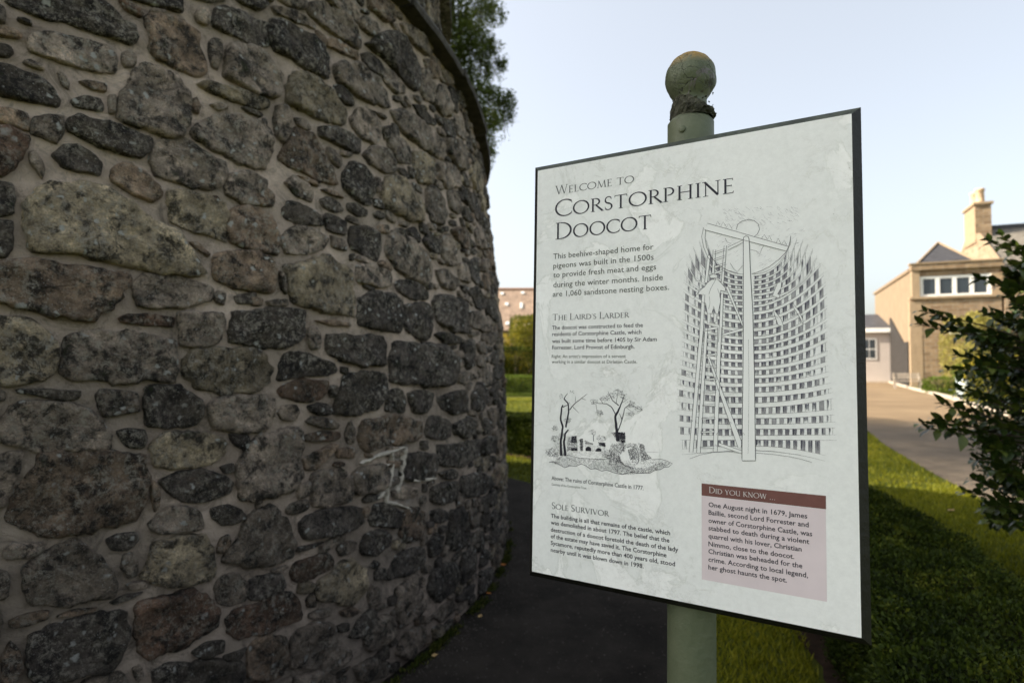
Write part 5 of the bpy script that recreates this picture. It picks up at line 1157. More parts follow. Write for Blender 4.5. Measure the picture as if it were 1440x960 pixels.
for k in range(46):   # loose flakes
    a = random.uniform(0, 6.28); t = random.random(); r = .035 + random.uniform(0, .004) + .007 * max(0, math.cos(a)); z = FZ + .495 + t * .045; s_ = random.uniform(.002, .005); c = Vector((r * math.cos(a), r * math.sin(a), z)); b0 = len(V)
    t1 = Vector((-math.sin(a), math.cos(a), random.uniform(-.4, .4))); t2 = Vector((math.cos(a) * .6, math.sin(a) * .6, random.uniform(.4, 1)))
    V += [tuple(c - t1 * s_), tuple(c + t1 * s_ * .7 - t2 * s_ * .3), tuple(c + t1 * s_ * .4 + t2 * s_), tuple(c - t1 * s_ * .6 + t2 * s_ * .8)]; F.append((b0, b0 + 1, b0 + 2, b0 + 3))
o = pyobj('paint_flakes', V, F, M_crust, sign); o['kind'] = 'stuff'

# board: bevelled dark tray with the printed panel on its face
Wp, Hp = .5858, .841
M_tray = plain('dark_green_tray_paint', (.008, .008, .006), .5, .4, .3, 12, .3, 60)
def tray_top():  # top faces paler green: sky light painted in, besides the chipped wear
    m, n, b = nmat('worn_lit_tray_edge', .6, .3); N = NB(n)
    c = N.mix(N.ramp(N.noise(14, 5, .6), [(.4, 0.), (.6, 1.)]), (.03, .038, .026), (.055, .068, .048))
    c = N.mix(N.ramp(N.noise(60, 6, .8, vec=N.mapping(1, 1, 3)), [(.56, 0.), (.6, .9)]), c, (.012, .014, .02))
    c = N.mix(N.ramp(N.noise(130, 5, .8), [(.6, 0.), (.66, .7)]), c, (.16, .17, .19)); N.lk(c, b.inputs['Base Color']); return m
x0, x1, z0, z1 = FX - Wp / 2, FX + Wp / 2, FZ - Hp / 2, FZ + Hp / 2; e = .0135; dp = .013; yf = FY + .0006
ring = [(x0, z0), (x1, z0), (x1, z1), (x0, z1)]; outr = [(x0 - e, z0 - e), (x1 + e, z0 - e), (x1 + e, z1 + e), (x0 - e, z1 + e)]
V = [(x, yf, z) for x, z in ring] + [(x, yf + dp, z) for x, z in outr] + [(x, FY + .026, z) for x, z in outr]
F = [(0, 1, 2, 3)] + [(i, 4 + i, 4 + (i + 1) % 4, (i + 1) % 4) for i in range(4)] + [(4 + i, 8 + i, 8 + (i + 1) % 4, 4 + (i + 1) % 4) for i in range(4)] + [(11, 10, 9, 8)]
tray = pyobj('backing_tray', V, F, M_tray, sign); tray.data.materials.append(tray_top()); tray.data.polygons[3].material_index = 1; tray.data.polygons[7].material_index = 1

def panel_mat():
    m, n, b = nmat('weathered_print_panel', .5, .3); N = NB(n)
    c = N.mix(N.ramp(N.noise(2.2, 5, .6), [(.35, 0.), (.65, 1.)]), (.79, .815, .8), (.83, .85, .835))
    pf = N.noise(5.5, 7, .62, dist=.9)
    patch = N.math('MULTIPLY', N.ramp(pf, [(.535, 0.), (.545, 1.)]), N.ramp(N.noise(2.6, 2), [(.42, 0.), (.52, 1.)]))
    c = N.mix(N.math('MULTIPLY', patch, .9), c, (.9, .915, .9))
    rim = N.math('MULTIPLY', N.ramp(pf, [(.522, 0.), (.54, 1.), (.558, 0.)]), N.ramp(N.noise(2.6, 2), [(.4, 0.), (.52, 1.)]))
    c = N.mix(N.math('MULTIPLY', rim, .4), c, (.55, .58, .54))
    rim2 = N.math('MULTIPLY', N.ramp(N.noise(9, 7, .7, dist=.6), [(.49, 0.), (.5, 1.), (.512, 0.)]), N.ramp(N.noise(3.1, 2), [(.5, 0.), (.56, 1.)]))
    c = N.mix(N.math('MULTIPLY', rim2, .35), c, (.55, .57, .52))
    fine = N.ramp(N.noise(90, 5, .8), [(.3, .94), (.7, 1.05)]); c = N.mix(1., c, fine, 'MULTIPLY')
    dots = N.math('MULTIPLY', N.ramp(N.vor(34), [(.035, 1.), (.06, 0.)]), N.ramp(N.noise(14, 2), [(.58, 0.), (.6, 1.)])); c = N.mix(N.math('MULTIPLY', dots, .8), c, (.1, .09, .07))
    N.lk(c, b.inputs['Base Color'])
    h = N.math('ADD', N.math('MULTIPLY', patch, -.5), N.math('ADD', N.math('MULTIPLY', rim2, .8), N.math('MULTIPLY', N.noise(45, 4), .25))); N.bump(h, .35, .002, b)
    b.inputs['Roughness'].default_value = .42
    return m
M_panel = panel_mat()
pv = [(x, FY, z) for x, z in ring]; pv2 = [(x, yf, z) for x, z in ring]
face = pyobj('printed_panel', pv + pv2, [(0, 1, 2, 3)] + [(i, 4 + i, 4 + (i + 1) % 4, (i + 1) % 4) for i in range(4)], M_panel, sign)

M_ink = plain('black_ink', (.018, .018, .03), .45, .3, .2, 30); M_grey = plain('grey_ink', (.075, .085, .085), .5, .3, .15, 30); M_green = plain('green_grey_ink', (.065, .075, .06), .5, .3, .15, 30)
M_hatch = plain('hatch_ink', (.085, .085, .115), .5, .3, .3, 60); M_brown = plain('brown_print', (.16, .07, .06), .5, .3, .12, 30); M_rose = plain('rose_print', (.68, .6, .62), .5, .3, .05, 12); M_light = plain('pale_lettering', (.62, .6, .58), .5, .3, .05, 12)
class Ink:
    def __init__(s, lift): s.v = []; s.f = []; s.l = lift; s.i = 0
    def quad(s, pts):
        s.i += 1; L = s.l + (s.i % 64) * 1.5e-6; b_ = len(s.v); s.v += [sp(u, v, L) for u, v in pts]; s.f.append(tuple(range(b_, b_ + len(pts))))
    def line(s, pts, w, w1=None, closed=False):
        if w1 is None: w1 = w
        P_ = [Vector((a, b_, 0)) for a, b_ in pts]
        if closed: P_ = P_ + [P_[0]]
        n_ = len(P_); s.i += 1; L = s.l + (s.i % 64) * 1.5e-6; b0 = len(s.v)
        for i in range(n_):
            if closed: t = (P_[(i + 1) % (n_ - 1)] - P_[(i - 1) % (n_ - 1)] if 0 < i < n_ - 1 else P_[1] - P_[n_ - 2])
            else: t = P_[min(i + 1, n_ - 1)] - P_[max(i - 1, 0)]
            if t.length < 1e-6: t = Vector((1, 0, 0))
            t.normalize(); nn_ = Vector((-t.y, t.x, 0)); ww = (w + (w1 - w) * i / (n_ - 1)) / 2
            a = P_[i] + nn_ * ww; b_ = P_[i] - nn_ * ww; s.v += [sp(a.x, a.y, L), sp(b_.x, b_.y, L)]
            if i: k = b0 + 2 * (i - 1); s.f.append((k, k + 1, k + 3, k + 2))
    def build(s, name, mat, parent): return pyobj(name, s.v, s.f, mat, parent)

# inscriptional capitals, drawn as pen strokes (height 1)
T_, t_ = .105, .05
def arc(cx, cy, rx, ry, a0, a1, tw=T_, th=t_, stress=8, n=22):
    out = []
    for i in range(n + 1):
        a = R(a0 + (a1 - a0) * i / n); k = abs(math.cos(a - R(stress))) ** 1.6; out.append((cx + rx * math.cos(a), cy + ry * math.sin(a), th + (tw - th) * k))
    return out
def L_(x0, y0, x1, y1, w, w1=None): return [(x0, y0, w), (x1, y1, w1 if w1 else w)]
def sf(x, y, h=.13): return [(x - h, y, .022), (x - h * .4, y + (.008 if y < .5 else -.008), .034), (x + h * .4, y + (.008 if y < .5 else -.008), .034), (x + h, y, .022)]
GL = {
 'I': (.3, [L_(.15, 0, .15, 1, T_), sf(.15, .01), sf(.15, .99)]),
 'O': (1.02, [arc(.51, .5, .455, .485, 0, 360, stress=10, n=40)]),
 'C': (.84, [arc(.51, .5, .455, .485, 48, 312, stress=10, n=34), L_(.82, .86, .845, .72, .045, .02), L_(.82, .14, .845, .26, .045, .02)]),
 'D': (.9, [L_(.15, 0, .15, 1, T_), sf(.13, .01, .12), arc(.3, .5, .53, .475, -90, 90, T_ * 1.05, t_, 0, 26), L_(.03, .985, .32, .975, .035), L_(.15, .02, .32, .025, .04)]),
 'R': (.74, [L_(.15, 0, .15, 1, T_), sf(.15, .01), L_(.03, .985, .3, .975, .035), arc(.29, .735, .24, .24, -90, 90, T_ * .95, t_, 0, 18), L_(.15, .495, .3, .495, .04), L_(.33, .49, .72, .02, .085, .11), L_(.68, .01, .82, .01, .04, .02)]),
 'P': (.64, [L_(.15, 0, .15, 1, T_), sf(.15, .01), L_(.03, .985, .3, .975, .035), arc(.29, .715, .26, .26, -100, 90, T_ * .95, t_, 0, 18)]),
 'S': (.54, [arc(.27, .745, .185, .235, 38, 180, T_ * .7, t_, 0, 10)[:] + arc(.27, .745, .185, .235, 180, 245, T_ * .9, t_ * 1.6, 0, 5)[1:] + [(.3, .49, T_)] + arc(.26, .25, .2, .24, 50, -10, T_, t_, 0, 5) + arc(.26, .25, .2, .24, -10, -145, T_ * .8, t_, 0, 10)[1:], L_(.42, .9, .43, .76, .04, .02), L_(.09, .12, .075, .27, .04, .02)]),
 'T': (.76, [L_(.38, 0, .38, .98, T_), sf(.38, .01), L_(.04, .975, .72, .975, .04), L_(.05, .98, .03, .84, .045, .02), L_(.71, .98, .735, .84, .045, .02)]),
 'H': (.9, [L_(.17, 0, .17, 1, T_), L_(.73, 0, .73, 1, T_), L_(.17, .53, .73, .53, .045), sf(.17, .01), sf(.17, .99), sf(.73, .01), sf(.73, .99)]),
 'N': (.92, [L_(.17, 0, .17, .98, t_ * 1.1), L_(.77, .02, .77, 1, t_ * 1.1), L_(.13, .97, .77, .02, .11), sf(.17, .01), L_(.0, .99, .17, .98, .025, .05), sf(.77, .99)]),
 'E': (.58, [L_(.15, 0, .15, 1, T_), L_(.03, .985, .5, .98, .035), L_(.15, .52, .44, .52, .04), L_(.03, .015, .52, .02, .035), L_(.49, .98, .505, .86, .045, .02), L_(.44, .58, .44, .46, .02, .02), L_(.5, .02, .54, .15, .045, .02)]),
 'L': (.56, [L_(.15, 0, .15, 1, T_), sf(.15, .99), L_(.03, .015, .5, .02, .035), L_(.49, .02, .53, .16, .045, .02)]),
 'W': (1.18, [L_(.1, 1, .36, .0, .1), L_(.36, 0, .6, .98, .05), L_(.6, .98, .85, 0, .1), L_(.85, 0, 1.08, 1, .05), sf(.1, .99, .11), sf(.6, .99, .1), sf(1.08, .99, .1)]),
 'M': (1.04, [L_(.12, 0, .22, 1, .045), L_(.2, 1, .52, .04, .1), L_(.52, .04, .84, 1, .045), L_(.82, 1, .93, 0, .11), sf(.12, .01, .11), sf(.93, .01, .12), L_(.12, .99, .22, .98, .025, .04), L_(.84, .98, .93, .99, .04, .025)]),
 'A': (.84, [L_(.1, 0, .42, 1.02, .045), L_(.4, 1.02, .76, 0, .11), L_(.22, .36, .62, .36, .04), sf(.1, .01, .1), sf(.76, .01, .12)]),
 'V': (.84, [L_(.08, 1, .44, 0, .11), L_(.44, 0, .76, 1, .045), sf(.08, .99, .11), sf(.76, .99, .1)]),
 'U': (.86, [[(.15, 1, T_), (.15, .35, T_)] + arc(.43, .33, .28, .31, 180, 300, T_, t_, 0, 12), [(.72, 1, .06), (.72, 0, .06)], arc(.43, .33, .29, .31, 300, 340, t_, t_, 0, 4), sf(.15, .99), sf(.72, .99), L_(.72, .01, .82, .01, .03)]),
 'Y': (.78, [L_(.39, 0, .39, .46, T_), L_(.1, 1, .39, .45, .1), L_(.39, .45, .69, 1, .045), sf(.39, .01), sf(.1, .99, .11), sf(.69, .99, .1)]),
 'K': (.78, [L_(.15, 0, .15, 1, T_), sf(.15, .01), sf(.15, .99), L_(.17, .5, .58, 1, .045), L_(.26, .58, .74, .02, .1), sf(.6, .99, .1), L_(.7, .01, .84, .01, .035, .02)]),
 "'": (.2, [L_(.1, 1.02, .08, .78, .09, .03)]), '.': (.3, [L_(.15, .0, .15, .09, .1)]), ' ': (.42, [])}
def caps(ink, text, u, v, width, cap, boldness=1.):
    big, small = 1., .78; items = []; x = 0
    for i, ch in enumerate(text):
        s_ = big if ch.isupper() and ch != 'I' or (ch == 'I') else small
        g = GL[ch.upper()]; items.append((g, x, s_)); x += g[0] * s_ + (.045 if ch != ' ' else 0)
    kx = width / x
    for g, gx, s_ in items:
        for st_ in g[1]:
            P_ = [(u + (gx + a * s_) * kx, v - b_ * s_ * cap) for a, b_, _ in st_]
            # variable width strip
            ws = [w_ * cap * boldness * (.5 + .5 * s_) for _, _, w_ in st_]
            ink.i += 1; Lf = ink.l + (ink.i % 64) * 1.5e-6; b0 = len(ink.v); Q_ = [Vector((a, b_, 0)) for a, b_ in P_]; n_ = len(Q_)
            cl = (Q_[0] - Q_[-1]).length < 1e-3
            for i in range(n_):
                t = Q_[(i + 1) % (n_ - 1)] - Q_[(i - 1) % (n_ - 1)] if cl else Q_[min(i + 1, n_ - 1)] - Q_[max(i - 1, 0)]
                t.normalize(); nn_ = Vector((-t.y, t.x, 0)); a = Q_[i] + nn_ * ws[i] / 2; b_ = Q_[i] - nn_ * ws[i] / 2; ink.v += [sp(a.x, a.y, Lf), sp(b_.x, b_.y, Lf)]
                if i: k = b0 + 2 * (i - 1); ink.f.append((k, k + 1, k + 3, k + 2))
TEXT = [
('T', 'Welcome to', 42.4, 58.5, 173.1),
('T', 'Corstorphine', 42.1, 106.1, 361.3),
('T', 'Doocot', 43.6, 154.1, 207.5),
('P', 'This beehive-shaped home for', 39.9, 194.9, 213.5),
('P', 'pigeons was built in the 1500s', 40.2, 214.8, 213.6),
('P', 'to provide fresh meat and eggs', 40.4, 234.0, 218.2),
('P', 'during the winter months. Inside', 40.7, 254.8, 230.9),
('P', 'are 1,060 sandstone nesting boxes.', 40.1, 274.3, 243.2),
('T', "The Laird's Larder", 39.9, 323.7, 166.1),
('B', 'The doocot was constructed to feed the', 39.3, 342.9, 193.7),
('B', 'residents of Corstorphine Castle, which', 39.5, 356.2, 190.7),
('B', 'was built some time before 1405 by Sir Adam', 39.7, 370.5, 220.5),
('B', 'Forrester, Lord Provost of Edinburgh.', 39.8, 384.1, 177.0),
('S', "Right: An artist's impression of a servant", 39.3, 401.6, 159.8),
('S', 'working in a similar doocot at Dirleton Castle.', 39.4, 412.7, 182.5),
('C', 'Above: The ruins of Corstorphine Castle in 1777.', 42.4, 650.5, 193.0),
('S', 'Courtesy of the Corstorphine Trust', 42.6, 661.4, 76.8),
('T', 'Sole Survivor', 43.2, 708.1, 124.0),
('B', 'The building is all that remains of the castle, which', 41.8, 726.3, 243.7),
('B', 'was demolished in about 1797. The belief that the', 42.0, 739.7, 242.2),
('B', 'destruction of a doocot foretold the death of the lady', 42.1, 754.0, 258.2),
('B', 'of the estate may have saved it. The Corstorphine', 42.3, 767.1, 236.6),
('B', 'Sycamore, reputedly more than 400 years old, stood', 42.5, 780.4, 252.0),
('B', 'nearby until it was blown down in 1998.', 42.7, 794.2, 193.2),
('T', 'Did you know ...', 354.7, 642.3, 109.7),
('B', 'One August night in 1679, James', 354.0, 666.8, 157.8),
('B', 'Baillie, second Lord Forrester and', 354.0, 680.6, 159.7),
('B', 'owner of Corstorphine Castle, was', 353.9, 694.5, 164.8),
('B', 'stabbed to death during a violent', 353.8, 707.6, 160.5),
('B', 'quarrel with his lover, Christian', 353.7, 721.4, 149.1),
('B', 'Nimmo, close to the doocot.', 353.6, 735.3, 137.9),
('B', 'Christian was beheaded for the', 353.5, 748.2, 150.1),
('B', 'crime. According to local legend,', 353.5, 762.0, 158.3),
('B', 'her ghost haunts the spot.', 353.4, 775.5, 126.6)
]
CAPH = {'P': 12.0, 'B': 8.5, 'S': 7.0, 'C': 8.2}
def body(text, u, v, width, cap, V, F, weight=.0):
    cu = bpy.data.curves.new('t', 'FONT'); cu.body = text; cu.size = 1; cu.resolution_u = 2; cu.offset = weight
    o_ = bpy.data.objects.new('t', cu); me = o_.to_mesh()
    xs_ = [q.co.x for q in me.vertices]; x0_, x1_ = min(xs_), max(xs_); kx = width / (x1_ - x0_); ky = cap / .73; b_ = len(V)
    V += [sp(u + (q.co.x - x0_) * kx, v - q.co.y * ky, .0004) for q in me.vertices]; F += [tuple(b_ + i for i in p.vertices) for p in me.polygons]
    o_.to_mesh_clear(); bpy.data.objects.remove(o_); bpy.data.curves.remove(cu)
def textblock(name, idx, mat, weight=.004):
    V = []; F = []
    for i in idx:
        k, t, u, v, wd = TEXT[i]; body(t, u, v, wd, 5. if t.startswith('Courtesy') else CAPH[k], V, F, weight)
    return pyobj(name, V, F, mat, face)
for i, (cp, mt, bo) in {0: (18.5, M_grey, 1.15), 1: (35, M_ink, 1.15), 2: (35, M_ink, 1.15), 8: (13., M_grey, 1.3), 17: (13., M_grey, 1.3), 24: (10.8, M_light, 1.1)}.items():
    ink = Ink(.00095 if i == 24 else .0004); k, t, u, v, wd = TEXT[i]; caps(ink, t, u, v, wd, cp, bo)
    ink.build('heading_lettering', mt, face)
textblock('paragraph_lettering', range(3, 8), M_green, .002); textblock('paragraph_lettering', range(9, 13), M_ink, .006); textblock('caption_lettering', range(13, 15), M_green, 0.0)
textblock('caption_lettering', [15], M_ink, .006); textblock('credit_lettering', [16], M_green, 0); textblock('paragraph_lettering', range(18, 24), M_ink, .012)
ib = Ink(.00018); ib.quad([(342, 795), (538.5, 795), (539, 649), (342, 649)]); ib.build('fact_box', M_rose, face)
ib = Ink(.00022); ib.quad([(342, 648.5), (539.3, 648.5), (539.5, 627), (342, 627)]); ib.build('fact_box_heading_band', M_brown, face)
V = []; F = []
for i in range(25, 34):
    k, t, u, v, wd = TEXT[i]; body(t, u, v, wd, 8.6, V, F, .014)
pyobj('paragraph_lettering', V, F, M_ink, face)

# interior drawing: ledges with nest boxes, post, ladders, figure, birds
BANDS = """432.3,255.8 441,255.6 449.7,253.8 458.4,250.5 467,244.9 475.5,236.8 484.1,224.3 492.8,197.6|432.2,259.7 441,259.5 449.7,257.8 458.3,254.2 466.9,248.6 475.5,240.4 484.1,227.7 492.8,201.2
414.3,254.6 405.4,253.2 396.6,250.2 387.5,245.5 378.4,238.4 369.1,228.5 360.1,213.9 350.8,183.6|414.3,258.6 405.3,257.2 396.6,254.2 387.5,249.3 378.3,242.2 369.1,232.3 360.1,217.4 350.8,187.5
432.2,265 442.4,264.9 452.3,262.6 462.3,258.9 472.3,252.6 482.2,243.2 491.9,228.9 502,198.5|432.2,268.4 442.3,268.2 452.2,266.3 462.3,262.2 472.2,255.9 482.2,246.3 491.9,232.2 502,201.6
414.3,263.9 403.8,262.4 393.2,259.1 382.6,253.8 371.6,246 360.8,235.2 349.8,219 338.8,186.1|414.2,267.3 403.8,265.9 393.2,262.6 382.6,257.3 371.6,249.6 360.7,238.7 349.8,222.6 338.8,189.4
432.1,273.4 443.5,273 455,270.8 466.2,266.6 477.6,259.9 488.6,249.9 499.9,234.6 511.1,201.9|432.1,276.8 443.5,276.7 455,274.2 466.2,270 477.5,263.2 488.6,253.2 499.8,237.7 511,205
414.2,272.3 402.2,270.8 390.1,267.5 377.9,262.4 365.8,254.9 353.4,244.2 340.7,228.5 328,196.1|414.1,275.8 402.2,274.3 390.1,271.2 377.9,265.9 365.8,258.4 353.3,247.8 340.7,231.8 328,199.5
432,281.8 444.6,281.4 457.3,279.3 469.6,274.8 482.1,268.1 494.3,257.9 506.6,242.3 518.8,209.3|432,285.4 444.6,285.1 457.3,282.9 469.6,278.4 482.1,271.5 494.2,261.2 506.5,245.6 518.8,212.6
414.1,280.8 401.1,279.3 388.3,276.2 375,271.4 361.6,264.4 348,254.3 334.5,239.6 320.7,209.4|414.1,284.5 401.1,283 388.3,279.9 375,274.9 361.6,267.9 348,257.8 334.5,243.2 320.6,213
431.9,290.4 445.7,290.1 459.3,287.9 472.8,283.7 486.2,277.1 499.4,266.9 512.5,251.8 525.8,219.3|431.9,294.6 445.7,294.2 459.3,292.1 472.8,287.6 486.1,280.9 499.3,270.7 512.5,255.4 525.8,223.1
414,289.5 400.3,288 386.7,285.2 372.6,280.7 358.7,274.3 344.3,265.2 329.9,251.7 315.2,224.3|414,293.7 400.3,292.3 386.7,289.5 372.6,285 358.7,278.6 344.2,269.3 329.9,255.8 315.1,228.5
431.8,300.4 446.5,300.2 461.1,298.1 475.5,293.9 489.7,287.5 503.8,278.1 517.8,263.3 531.9,232.4|431.8,304.5 446.5,304.4 461.1,302.2 475.4,298 489.6,291.5 503.7,281.9 517.7,267.3 531.8,236.2
413.9,299.5 400,298.4 385.6,295.6 371.3,291.7 356.8,285.8 342.1,277.7 326.9,265.6 311.8,240.8|413.9,303.8 399.9,302.6 385.6,299.9 371.2,296 356.8,290.2 342.1,281.8 326.9,269.7 311.8,244.9
431.7,310.5 447.4,309.4 462.7,305.1 478,298.4 492.9,288.7 507.9,276.8 522.5,262.1 537.2,245.4|431.7,315.2 447.3,314 462.6,309.7 477.9,303 492.8,293.2 507.8,281.1 522.4,266.6 537.1,249.6
413.8,309.8 399.6,308.2 385.3,304.4 370.7,298.7 355.7,291.2 340.7,282 325.5,270.7 310.1,257.3|413.8,314.6 399.6,313 385.2,309.2 370.7,303.5 355.7,296.1 340.7,286.6 325.5,275.4 310.1,262.1
431.6,322 448,320.8 464.2,317 480.1,310.5 495.7,301.5 511.3,290.1 526.7,276.4 541.9,260.7|431.5,328 447.9,326.7 464.1,322.6 480.1,316.1 495.6,307.1 511.2,295.4 526.6,281.9 541.9,265.9
413.7,321.4 399.5,319.8 384.9,316.4 370.4,311.6 355.4,304.7 340.4,296.2 324.9,285.9 309.5,274|413.6,327.4 399.5,325.7 384.9,322.5 370.3,317.5 355.3,310.7 340.4,302.2 324.9,291.9 309.5,279.8
431.4,336.1 448.3,335 464.7,331.1 481.1,324.8 497.1,316.2 513.1,305.3 528.7,292.3 544.3,277|431.4,342.3 448.2,340.9 464.6,337 481,330.6 497,321.8 513,310.8 528.6,297.8 544.2,282.4
413.6,335.6 399.2,334.1 384.5,331 369.7,326.6 355,320.4 339.8,312.5 324.3,303.2 308.6,292|413.5,341.9 399.1,340.5 384.5,337.2 369.7,332.7 355,326.4 339.7,318.5 324.3,309.2 308.6,298.1
431.3,350.6 448.4,349.5 465,346 481.6,340.3 498,332.4 514.1,322.4 529.9,310.5 545.7,296.9|431.2,356.9 448.3,355.6 464.9,351.9 481.5,346.1 497.9,338.2 514.1,328.2 529.8,316.3 545.6,302.3
413.4,350.3 399,349.2 384.4,346.5 369.6,342.4 354.9,336.6 339.7,329.7 324.2,321.3 308.6,311.4|413.4,356.6 399,355.2 384.4,352.6 369.6,348.5 354.9,342.8 339.7,336 324.2,327.3 308.6,317.4
431.1,365.4 448.2,364.4 465,361.1 481.6,355.8 498,348.8 514.1,339.7 530,328.9 545.8,316.6|431.1,370.9 448.1,369.8 465,366.4 481.5,361.1 497.9,353.8 514,344.7 530,333.9 545.7,321.3
413.3,365.2 398.9,364.2 384.3,361.9 369.5,358.2 354.3,353.3 339.1,347.1 323.6,339.6 308,330.7|413.2,370.7 398.8,369.7 384.3,367.2 369.5,363.8 354.2,358.7 339,352.5 323.6,344.8 307.9,335.9
431,378.4 448,377.5 465.1,374.6 481.6,369.9 498,363.9 514.1,356.1 530.2,347 545.9,336.4|430.9,383.3 448,382.4 465,379.7 481.6,375.2 497.9,369.4 514,361.6 530.1,352.7 545.7,342.3
413.2,378.3 398.8,377.4 383.9,375.4 369.2,372.1 354.2,367.6 339,362 323.3,355.2 307.6,347.2|413.1,383.2 398.7,382.6 383.9,380.7 369.1,377.7 354.1,373.5 339,368.2 323.3,361.5 307.6,353.8
430.9,390 447.9,389 464.9,386.5 481.5,382.3 497.8,376.9 513.9,370.1 529.9,361.9 545.6,352.3|430.8,396.2 447.8,395.5 464.8,393.2 481.4,389.1 497.7,383.9 513.7,377 529.8,369 545.4,359.7
413,390 398.4,389.5 383.8,387.6 368.8,384.9 353.8,381 338.4,376.3 323,370.5 307,363.7|413,396.3 398.4,396 383.8,394.4 368.8,392.1 353.8,388.6 338.3,384.2 322.9,378.7 307,372
430.7,405 448,403.9 464.7,401.5 481.5,397.7 497.8,392.4 514,386 529.9,378.4 545.7,369.5|430.6,410.7 447.9,409.8 464.7,407.4 481.4,403.7 497.7,398.7 513.9,392.4 529.8,384.8 545.6,376.1
412.9,405.1 398.3,404.7 383.5,403.2 368.5,400.8 353.5,397.4 338,393.1 322.3,387.9 306.4,381.6|412.8,410.8 398.2,410.4 383.4,409.2 368.4,407.2 353.4,404.1 338,400.1 322.3,395 306.4,389
430.5,418.4 447.8,417.5 464.6,415.5 481.3,412.6 497.5,408.7 513.8,403.8 529.5,398.1 545.3,391.5|430.5,424.4 447.7,423.6 464.5,421.8 481.2,419.1 497.4,415.1 513.7,410.5 529.4,405 545.2,398.6
412.8,418.6 397.9,418.3 383.1,417.2 367.8,414.9 352.4,412.1 336.6,408.2 320.9,403.4 304.7,398|412.7,424.6 397.9,424.6 383.1,423.5 367.8,421.8 352.3,419.1 336.6,415.5 320.9,411.3 304.7,406
430.4,432.6 447.6,431.8 464.4,429.9 481.1,427.1 497.5,423.6 513.7,419.4 529.5,414.3 545.2,408.6|430.3,438.5 447.6,437.9 464.3,436 481,433.7 497.4,430.3 513.6,426.1 529.4,421.2 545.1,415.6
412.6,432.9 397.5,432.7 382.5,431.7 367,429.8 351.2,427.1 335.2,423.9 319.3,419.5 302.8,414.5|412.6,438.9 397.5,439 382.4,438.2 366.9,436.7 351.2,434.4 335.2,431.2 319.2,427.1 302.8,422.4
430.2,446.7 447.7,445.8 464.9,444.1 481.8,441.7 498.7,438.5 515.1,434.7 531.2,430.2 547.1,425.3|430.2,453.4 447.6,452.7 464.8,451.1 481.7,448.9 498.6,446 514.9,442.3 531.1,438.3 546.9,433.3
412.5,447.2 397.2,447.1 381.6,446.4 365.8,444.9 349.8,442.9 333.6,440.1 317.1,436.6 300.3,432.3|412.4,453.9 397.1,454.4 381.6,453.8 365.8,452.6 349.8,450.9 333.5,448.4 317,445.3 300.3,441.3
430.1,462.9 448,461.8 465.9,460.2 483.2,457.9 500.2,455.1 517,451.9 533.7,448 550,443.7|430,470.3 447.9,469.7 465.8,468.2 483.1,466.1 500.1,463.5 516.9,460.5 533.6,456.8 549.8,452.6
412.3,463.5 396.8,463.5 381,463 365,461.6 348.9,459.8 332.4,457.3 315.6,454 298.6,450.1|412.3,471 396.7,471.6 380.9,471.4 364.9,470.4 348.9,468.8 332.4,466.7 315.6,463.8 298.6,460.2
429.9,480.8 448.3,479.5 466.3,477.8 484.1,475.3 501.5,472.1 518.7,468.3 535.6,464 552.3,459.3|429.8,488.7 448.2,487.9 466.2,486.1 484,483.8 501.4,481 518.6,477.3 535.5,473.5 552.1,468.7
412.2,481.6 396.6,482 380.8,481.6 364.8,480.7 348.8,479.5 332.3,477.4 315.6,475.1 298.5,471.9|412.1,489.6 396.5,490.3 380.8,490.5 364.8,489.9 348.8,489 332.3,487.3 315.5,485.4 298.5,482.6
433.3,499.8 451.3,498.6 468.9,497.2 486.3,495.6 503.5,493.7 520.3,491.7 536.7,489.2 553,486.7|433.2,507.2 451.2,506.4 468.7,505.2 486.2,503.8 503.3,502.1 520.2,500 536.6,497.9 552.9,495.6
412,500.9 396.4,501.4 380.9,501.7 364.9,501.5 349,501 332.5,499.9 316,498.6 299,496.9|411.9,508.4 396.4,509.5 380.9,509.8 364.9,509.9 348.9,509.7 332.4,509.3 316,508.3 299,507
433.1,517.6 451.4,516.5 469.3,515.2 487,513.6 504.5,512.1 521.6,510.6 538.3,508.9 554.8,506.9|433,525.5 451.3,524.6 469.2,523.4 486.8,522.3 504.4,520.9 521.4,519.3 538.2,517.8 554.6,516.3
411.8,518.9 396.5,519.5 381,520 365.3,520.1 349.4,520 333.2,519.6 316.7,519 300,518|411.7,526.8 396.5,527.8 381,528.8 365.3,529.3 349.3,529.5 333.1,529.5 316.7,529.2 300,528.6
432.9,536.4 451.6,535.1 469.8,533.8 487.8,532.6 505.3,531.1 522.8,529.9 539.7,528.8 556.5,527.4|432.8,544 451.5,542.9 469.7,541.8 487.7,540.7 505.2,539.7 522.6,538.7 539.5,537.4 556.4,536.4
411.6,537.9 396.9,538.9 381.9,539.7 366.7,540.5 351.3,541 335.7,541.5 319.8,541.8 303.8,542.1|411.5,545.6 396.8,546.9 381.8,548 366.7,549.1 351.3,550 335.6,550.8 319.8,551.7 303.7,552.3
432.7,554.6 448.6,553.9 464.4,553.7 479.8,554.2 495.2,555.4 510,557.1 524.9,559.3 539.3,562.1|432.6,562.2 448.5,561.7 464.3,561.6 479.7,562.6 495,563.7 509.9,565.6 524.8,568.2 539.2,571.2
411.4,556.3 397.2,557.4 382.7,558.8 368.1,560.5 353.5,562.1 338.5,564.1 323.2,566.4 307.7,568.7|411.4,564 397.1,565.6 382.7,567.3 368,569.3 353.5,571.3 338.4,573.6 323.1,576.2 307.7,578.9"""
